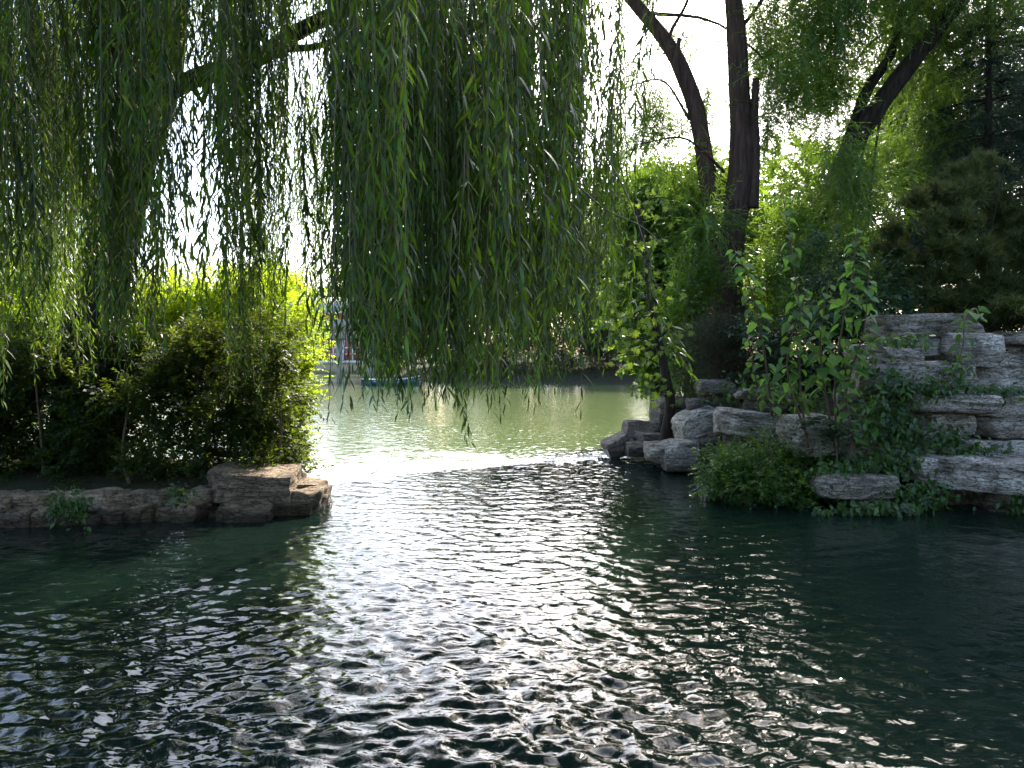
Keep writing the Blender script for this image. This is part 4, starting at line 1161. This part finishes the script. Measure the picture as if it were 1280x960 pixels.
tips = [(785, 425, 14.6), (775, 405, 14.7), (800, 440, 14.5), (770, 445, 14.8), (795, 390, 14.6), (820, 400, 14.4), (840, 360, 14.6), (790, 345, 14.8), (775, 310, 15), (830, 300, 15), (850, 410, 14.6),
        (800, 495, 14.4), (812, 480, 14.3), (760, 380, 15), (815, 270, 15.2), (785, 250, 15.2), (840, 250, 15.4)]
for k, (u, v, d) in enumerate(tips):
    tip = at(u, v, d); j = min(range(4, len(TP)), key=lambda i: abs(TP[i][2] - tip[2] + 0.15)); s = TP[j]
    g = Geo(); P = limb(g, [s, s * .5 + tip * .5 + np.array((0, 0, .12)), tip], 0.018, 0.005, 10, 5)
    link('branch', g.mesh('branch', True, b0), M['bark'], maple_t)
    for q in range(15):
        i = rs.randint(3, 10); pos = P[i] + rs.normal(size=3) * np.array((.17, .17, .12))
        put_leaf('maple', maple_t, b0, pos, norm(rs.normal(size=3) * .6 + np.array((-.2, -.5, -.5))), norm(rs.normal(size=3) * .45 + np.array((0, -.6, 1))), rs.uniform(.13, .22))

# ------------------------------------------------------------------ broad leaved saplings on the rocks
def sapling(label, base, stems, size, per, seed, name='broadleaf_sapling'):
    rs = np.random.RandomState(seed)
    b0 = np.array(base, float)
    o = thing(name, tuple(b0), label, 'sapling', 'broad leaved saplings on the rocks')
    for pts, start in stems:
        g = Geo(); P = limb(g, pts, 0.018, 0.005, 40, 6)
        link('stem', g.mesh('stem', True, b0), M['stem'], o)
        L = np.sum(np.linalg.norm(np.diff(P, axis=0), axis=1)) * (1 - start)
        m = int(L * per)
        for k in range(m):
            f = start + (1 - start) * (k + rs.uniform(0, .8)) / m
            x = f * 39; i = min(int(x), 38); p = P[i] + (P[i + 1] - P[i]) * (x - i)
            a = k * 2.4 + rs.uniform(-.5, .5)
            rad = np.array((math.cos(a), math.sin(a), 0))
            s = size * rs.uniform(.7, 1.15) * np.interp(f, [0, .8, 1], [1, 1, .6])
            ax = norm(rad * 0.9 + np.array((0, -0.15, -0.55)) + rs.normal(size=3) * .2)
            nr = norm(rad * .55 + np.array((0, -.25, .8)) + rs.normal(size=3) * .25)
            put_leaf(('heart', 'heart1', 'heart2', 'heart3')[rs.randint(4)], o, b0, p + rad * s * .30 - np.array((0, 0, .03)), ax, nr, s)
    return o
d = 10.9
sapling('tall sapling with heart shaped leaves climbing highest before the leaning tree', at(1010, 560, d),
        [([at(1010, 560, d), at(1000, 480, d), at(1000, 400, d), at(992, 330, d), at(978, 240, d)], .15), ([at(1008, 545, d), at(985, 470, d), at(990, 420, d - .1), at(1010, 360, d - .2)], .2)], .185, 15, 1)
sapling('slender sapling with drooping heart shaped leaves before the reddish trunk', at(965, 520, 11.6),
        [([at(965, 520, 11.6), at(958, 460, 11.5), at(948, 400, 11.4), at(934, 345, 11.3), at(916, 306, 11.2)], .05)], .18, 17, 2)
sapling('bushy sapling with big heart shaped leaves beside the rockery top slab', at(1046, 565, d),
        [([at(1046, 565, d), at(1044, 480, d - .1), at(1054, 400, d - .1), at(1066, 340, d - .1), at(1072, 280, d - .1)], .25),
         ([at(1046, 560, d), at(1060, 480, d - .2), at(1080, 410, d - .3), at(1086, 340, d - .3)], .3),
         ([at(1044, 560, d), at(1030, 480, d - .2), at(1026, 420, d - .3), at(1036, 350, d - .3)], .3)], .185, 20, 3)
sapling('young sapling with bright green leaves low between boulder and rockery', at(1070, 600, 10.7),
        [([at(1070, 600, 10.7), at(1066, 550, 10.6), at(1058, 500, 10.5), at(1054, 470, 10.5)], .3), ([at(1070, 600, 10.7), at(1090, 550, 10.7), at(1100, 500, 10.7)], .3)], .16, 18, 4)
sapling('small creeper with heart shaped leaves hanging down over the top slab', at(1225, 392, 11.3),
        [([at(1225, 400, 11.6), at(1218, 386, 11.3), at(1206, 400, 11.1), at(1204, 430, 10.95), at(1194, 470, 10.9)], .05)], .17, 15, 5)
sapling('low sapling with pale green leaves on the thin upper slab', at(945, 500, 12.4),
        [([at(950, 500, 12.4), at(940, 450, 12.3), at(934, 412, 12.2)], .1), ([at(950, 500, 12.4), at(962, 490, 12.2), at(975, 480, 12.1)], .2)], .15, 14, 6)

# fern-like plant with feathered leaves
rs = np.random.RandomState(77)
b0 = at(1030, 600, 10.6)
pl = thing('feathery_plant', tuple(b0), 'plant with feathered dark leaves on two thin brown stems by the pale boulder', 'plant')
for (u, v) in ((1020, 540), (1040, 520)):
    g = Geo(); limb(g, [b0, at(u + 6, 575, 10.6), at(u, v, 10.6)], .016, .007, 12, 6); link('stem', g.mesh('stem', True, b0), M['stem'], pl)
for k in range(14):
    s = at(1020 + rs.uniform(0, 22), 520 + rs.uniform(0, 28), 10.6)
    a = rs.uniform(0, 6.28); n = 9; L = rs.uniform(.35, .55); t = np.linspace(0.1, 1, n)
    dirn = np.array((math.cos(a), math.sin(a) * .8 - .2, 0))
    P = s + np.outer(t * L, dirn) + np.stack([0 * t, 0 * t, .12 * t - .32 * t ** 2], -1)
    sd = np.cross(dirn, (0, 0, 1.0)); g = Geo()
    for sg in (-1, 1):
        ax = norm(sd * sg + dirn * .35 + np.array((0, 0, -.2)) + rs.normal(size=(n, 3)) * .1)
        scatter(g, L_OVAL, frames(ax, norm(np.array((0, 0, 1.0)) + rs.normal(size=(n, 3)) * .15)), P, np.full(n, .13) * np.interp(t, [0, .5, 1], [.7, 1, .7]))
    tube(g, np.vstack([s, P]), np.full(n + 1, .003), 3)
    link('frond', g.mesh('frond', False, b0), M['dark'], pl)

# ivy and ground cover among the stones (nobody could count its leaves)
rs = np.random.RandomState(80)
g = Geo()
IVY = [  # u, v, depth, spread u, spread v, count
    (1120, 480, 10.85, 20, 16, 150), (1105, 515, 10.8, 34, 20, 380), (1130, 545, 10.7, 34, 20, 420), (1165, 485, 10.75, 30, 10, 200), (1195, 470, 10.8, 16, 14, 110), (1240, 487, 10.8, 34, 6, 170),
    (1110, 580, 10.5, 40, 14, 420), (1150, 618, 10.3, 34, 13, 380), (1110, 634, 10.0, 34, 6, 240), (1220, 560, 10.6, 30, 6, 120), (1275, 625, 10.1, 12, 14, 130), (1060, 636, 10.1, 30, 5, 160),
    (1130, 425, 11.1, 26, 5, 160), (1080, 455, 10.9, 14, 24, 170), (905, 500, 13.9, 16, 18, 120), (960, 482, 13.0, 30, 6, 140), (1000, 500, 12.0, 30, 16, 240), (1050, 590, 10.4, 20, 10, 160), (1190, 545, 10.7, 20, 8, 90)]
for (u, v, d, su, sv, n) in IVY:
    n = int(n * 0.9)
    P = np.array([at(u + rs.normal() * su * .7, v + rs.normal() * sv * .7, d - abs(rs.normal()) * .10 + .04) for _ in range(n)])
    P[:, 2] = np.maximum(P[:, 2], 0.03)
    ax = norm(rs.normal(size=(n, 3)) * .6 + np.array((0, -.35, -.6)))
    nr = norm(rs.normal(size=(n, 3)) * .4 + np.array((0, -.8, .7)))
    scatter(g, L_OVAL if d < 12 else L_QUAD, frames(ax, nr), P, rs.uniform(.06, .13, n))
tag(link('ivy', g.mesh('ivy'), M['ivy']), 'green ivy trailing over the stones of the right bank', 'ivy', kind='stuff')
g = Geo()
P = np.array([at(rs.uniform(60, 110), rs.normal(632, 10), 9.15 - rs.rand() * .12) for _ in range(260)] + [at(rs.normal(226, 9), rs.normal(618, 8), 9.55) for _ in range(60)])
P[:, 2] = np.maximum(P[:, 2], 0.02)
n = len(P)
scatter(g, L_OVAL, frames(norm(rs.normal(size=(n, 3)) * .6 + np.array((0, -.35, -.4))), norm(rs.normal(size=(n, 3)) * .4 + np.array((0, -.6, .8)))), P, rs.uniform(.05, .10, n))
tag(link('creeping_plant', g.mesh('creeping_plant'), M['ivy']), 'small green creeper growing on the low left bank wall', 'plant', kind='stuff')

# ------------------------------------------------------------------ across the lake
def gbox(name, lo, hi, mat, parent=None, org=(0, 0, 0), cuts=0):
    g = Geo(); box(g, lo, hi)
    return link(name, g.mesh(name, False, org), M[mat], parent)
def pxbox(name, u0, v0, u1, v1, d, dep, mat, parent, org):
    a, b = at(u0, v1, d), at(u1, v0, d)
    return gbox(name, (a[0], d, a[2]), (b[0], d + dep, b[2]), mat, parent, org)

d = 64
o0 = at(410, 476, d); o0[2] = LAKE
pav = thing('lake_pavilion', tuple(o0), 'white concrete pavilion standing on round posts in the lake', 'pavilion')
pxbox('deck_beam', 330, 413.5, 470, 424, d, 5, 'concrete', pav, o0)
pxbox('parapet', 328, 399, 472, 413, d - .25, 5.5, 'concrete', pav, o0)
for u in (338, 391, 424, 462):
    for dd in (0.5, 4.4):
        a, b = at(u, 424, d + dd), at(u, 480, d + dd)
        g = Geo(); tube(g, np.array([(a[0], a[1], -1.2), (a[0], a[1], a[2])]), np.array([.24, .24]), 14)
        link('post', g.mesh('post', True, o0), M['concrete'], pav)

d = 102
o0 = at(430, 455, d); o0[2] = gz(o0[0], o0[1])
hs = thing('brick_house', tuple(o0), 'red brick lakeside house with white windows and pale roof behind the pavilion', 'building')
a, b = at(335, 455, d), at(520, 392, d)
gbox('wall', (a[0], d, 0.2), (b[0], d + 9, b[2]), 'brick', hs, o0)
g = Geo(); c = (a[0] + b[0]) / 2; zt = b[2]
g.add([(a[0] - .8, d - .8, zt), (b[0] + .8, d - .8, zt), (b[0] + .8, d + 9.8, zt), (a[0] - .8, d + 9.8, zt), (a[0] + 2, d + 4.5, zt + 2.4), (b[0] - 2, d + 4.5, zt + 2.4)],
      [(0, 4, 3), (1, 2, 5)], [(0, 1, 5, 4), (2, 3, 4, 5), (3, 2, 1, 0)])
link('roof', g.mesh('roof', False, o0), M['roof'], hs)
for k, u in enumerate(range(352, 515, 34)):
    w = pxbox('window', u, 400, u + 11, 440, d - .12, .14, 'white', hs, o0)
    a, b = at(u + 1.2, 438.5, d - .16), at(u + 9.8, 401.5, d - .16)
    if k % 2: gbox('pane', (a[0], d - .16, a[2]), (b[0], d - .125, b[2]), 'glass', w, o0)
o1 = at(420, 462, 99); o1[2] = LAKE
te = thing('lakeside_terrace', tuple(o1), 'tan lakeside terrace with white kerb and red seats behind white railing', 'terrace')
pxbox('quay_wall', 330, 454, 530, 468, 97, 5, 'tan', te, o1)
pxbox('kerb', 329, 451, 531, 454, 96.7, 5.6, 'white', te, o1)
pxbox('rail', 330, 434, 530, 435.6, 97.2, .12, 'white', te, o1)
pxbox('rail', 330, 442, 530, 443, 97.2, .10, 'white', te, o1)
for u in range(332, 530, 12): pxbox('rail_post', u, 434.2, u + 1.1, 450, 97.2, .12, 'white', te, o1)
for u in (372, 384, 398, 408, 436, 447, 463, 478):
    s = pxbox('seat_back', u, 438, u + 5, 446, 99.5, .12, 'red', te, o1)
    pxbox('seat', u, 445.6, u + 5, 447, 98.9, .58, 'red', s, o1)

# moored blue boat
o0 = at(488, 478, 58); o0[2] = LAKE
bt = thing('blue_boat', tuple(o0), 'small blue rowing boat with white rim moored across the lake', 'boat')
n = 15; t = np.linspace(-1, 1, n); L, W = 2.1, .75
half = W * (1 - np.clip(np.abs(t - .1) / 1.1, 0, 1) ** 2.6); half[-1] = .03
sheer = .40 + .18 * np.clip(t, 0, 1) ** 2 + .06 * t ** 2
ring = []
for i in range(n):
    h_, s_ = half[i], sheer[i]
    ring.append([(t[i] * L, -h_, s_), (t[i] * L, -h_ * .86, .12), (t[i] * L * .97, -h_ * .4, -.12), (t[i] * L * .97, h_ * .4, -.12), (t[i] * L, h_ * .86, .12), (t[i] * L, h_, s_),
                 (t[i] * L, h_ * .9, s_ - .01), (t[i] * L, h_ * .7, .14), (t[i] * L, -h_ * .7, .14), (t[i] * L, -h_ * .9, s_ - .01)])
V = np.array(ring).reshape(-1, 3); m = 10
i = np.arange(n - 1)[:, None] * m; j = np.arange(m)[None]; k = (j + 1) % m
Qh = np.stack([i + j, i + k, i + m + k, i + m + j], -1).reshape(-1, 4)
g = Geo(); g.add(V, [(0, q, q + 1) for q in range(1, m - 1)], Qh)
link('hull', g.mesh('hull'), M['blue'], bt)
for sg in (-1, 1):
    g = Geo(); tube(g, np.stack([t * L, sg * half, sheer + .01], -1), np.full(n, .035), 6); link('rim', g.mesh('rim', True), M['white'], bt)
for xx in (-1.1, -.1, .9):
    g = Geo(); box(g, (xx - .14, -.6, .30), (xx + .14, .6, .34)); link('bench', g.mesh('bench'), M['white'], bt)
bt.rotation_euler = (0, 0, .25)

# trees on the far shore
rs = np.random.RandomState(90)
FT = [(470, 84, 8, 5), (545, 78, 11, 5), (600, 74, 12, 5), (660, 72, 11, 5), (715, 70, 12.5, 5), (765, 68, 11, 4.5), (810, 66, 12, 5), (870, 66, 12, 5), (640, 95, 16, 6), (740, 92, 16, 6),
      (300, 118, 9, 6), (220, 115, 8, 6), (360, 122, 12.5, 8), (420, 124, 13, 8), (490, 120, 14, 8), (120, 112, 10, 6), (20, 110, 11, 6), (-80, 108, 12, 6)]  # the trees behind the brick house are added to block sky from the lake
names = ['rounded', 'broad', 'tall', 'full', 'bushy', 'dense', 'loose', 'shady', 'towering', 'high crowned', 'low', 'short', 'dark', 'squat', 'massive', 'spreading', 'large', 'wide']
places = ['beyond the blue boat', 'on the far bank right of the boat', 'on the far bank behind the willow curtain', 'on the far bank among bare stems', 'on the far bank before taller trees',
          'on the far bank near the lake corner', 'at the lake corner behind the slim tree', 'behind the twin stemmed tree across the lake', 'standing behind the far bank trees', 'rising last behind the far bank trees',
          'left of the brick house', 'far beyond the bright bush', 'added behind the left end of the brick house to darken the lake', 'added behind the middle of the brick house to darken the lake', 'added behind the right end of the brick house to darken the lake', 'far beyond the willow trunk', 'far beyond the shaded bush', 'far along the left shore']
FV = []
for q in range(4):
    g = Geo(); r_ = np.random.RandomState(200 + q)
    bl = [((r_.uniform(-.4, .4), r_.uniform(-.4, .4), z), (s_, s_, .20)) for z, s_ in ((.30, .36), (.45, .46), (.6, .44), (.75, .36), (.88, .22))]
    spf = [(V_ * np.array((.11, .11, .11)), T_, Q_) for V_, T_, Q_ in SP_FAR]
    crown(g, r_, bl, 2200, spf, clump=.2, nclump=60, up=.3)
    FV.append(g.mesh('crown')); FV[-1].materials.append(M['far'])
g = Geo(); limb(g, [(0, 0, -.02), (.01, 0, .2), (-.01, .01, .5), (0, 0, .8)], .03, .008, 10, 8)
FTR = g.mesh('trunk', True); FTR.materials.append(M['bark'])
for k, (u, d, h, w) in enumerate(FT):
    p = at(u, 450, d); p[2] = gz(p[0], p[1])
    o = thing('far_tree', tuple(p), '%s tree %s' % (names[k], places[k]), 'tree', 'trees on the far shore')
    h *= 1.25; o.scale = (w, w, h); o.rotation_euler = (0, 0, rs.uniform(0, 6.28))
    link('crown', FV[k % 4], None, o); link('trunk', FTR, None, o)
# bare thicket and bank shrubs along the far waterline
g = Geo(); g2 = Geo()
for k in range(520):
    x = rs.uniform(-5.5, 13.5); y = np.interp(x, [-6, 4, 14], [64.2, 62, 60.4]) + rs.uniform(.2, 3)
    z = gz(x, y); hgt = rs.uniform(.8, 2.6)
    limb(g, [(x, y, z - .1), (x + rs.normal() * .15, y, z + hgt * .5), (x + rs.normal() * .4, y - rs.rand() * .4, z + hgt)], .02, .006, 4, 3)
tag(link('thicket', g.mesh('thicket'), M['stem']), 'brown thicket of bare stems along the far waterline', 'thicket', kind='stuff')
bl = [((x, np.interp(x, [-6, 4, 14], [65.5, 63.5, 62]) + rs.uniform(0, 1.5), rs.uniform(1.2, 4.2)), (1.3, .9, rs.uniform(.9, 1.6))) for x in np.arange(-5.5, 14, 1.1)]
spf = [(V_ * .45, T_, Q_) for V_, T_, Q_ in SP_FAR]
crown(g2, rs, bl, 6000, spf, clump=.25, nclump=160, up=.4)
tag(link('bank_scrub', g2.mesh('bank_scrub'), M['far']), 'low green scrub along the far bank', 'scrub', kind='stuff')
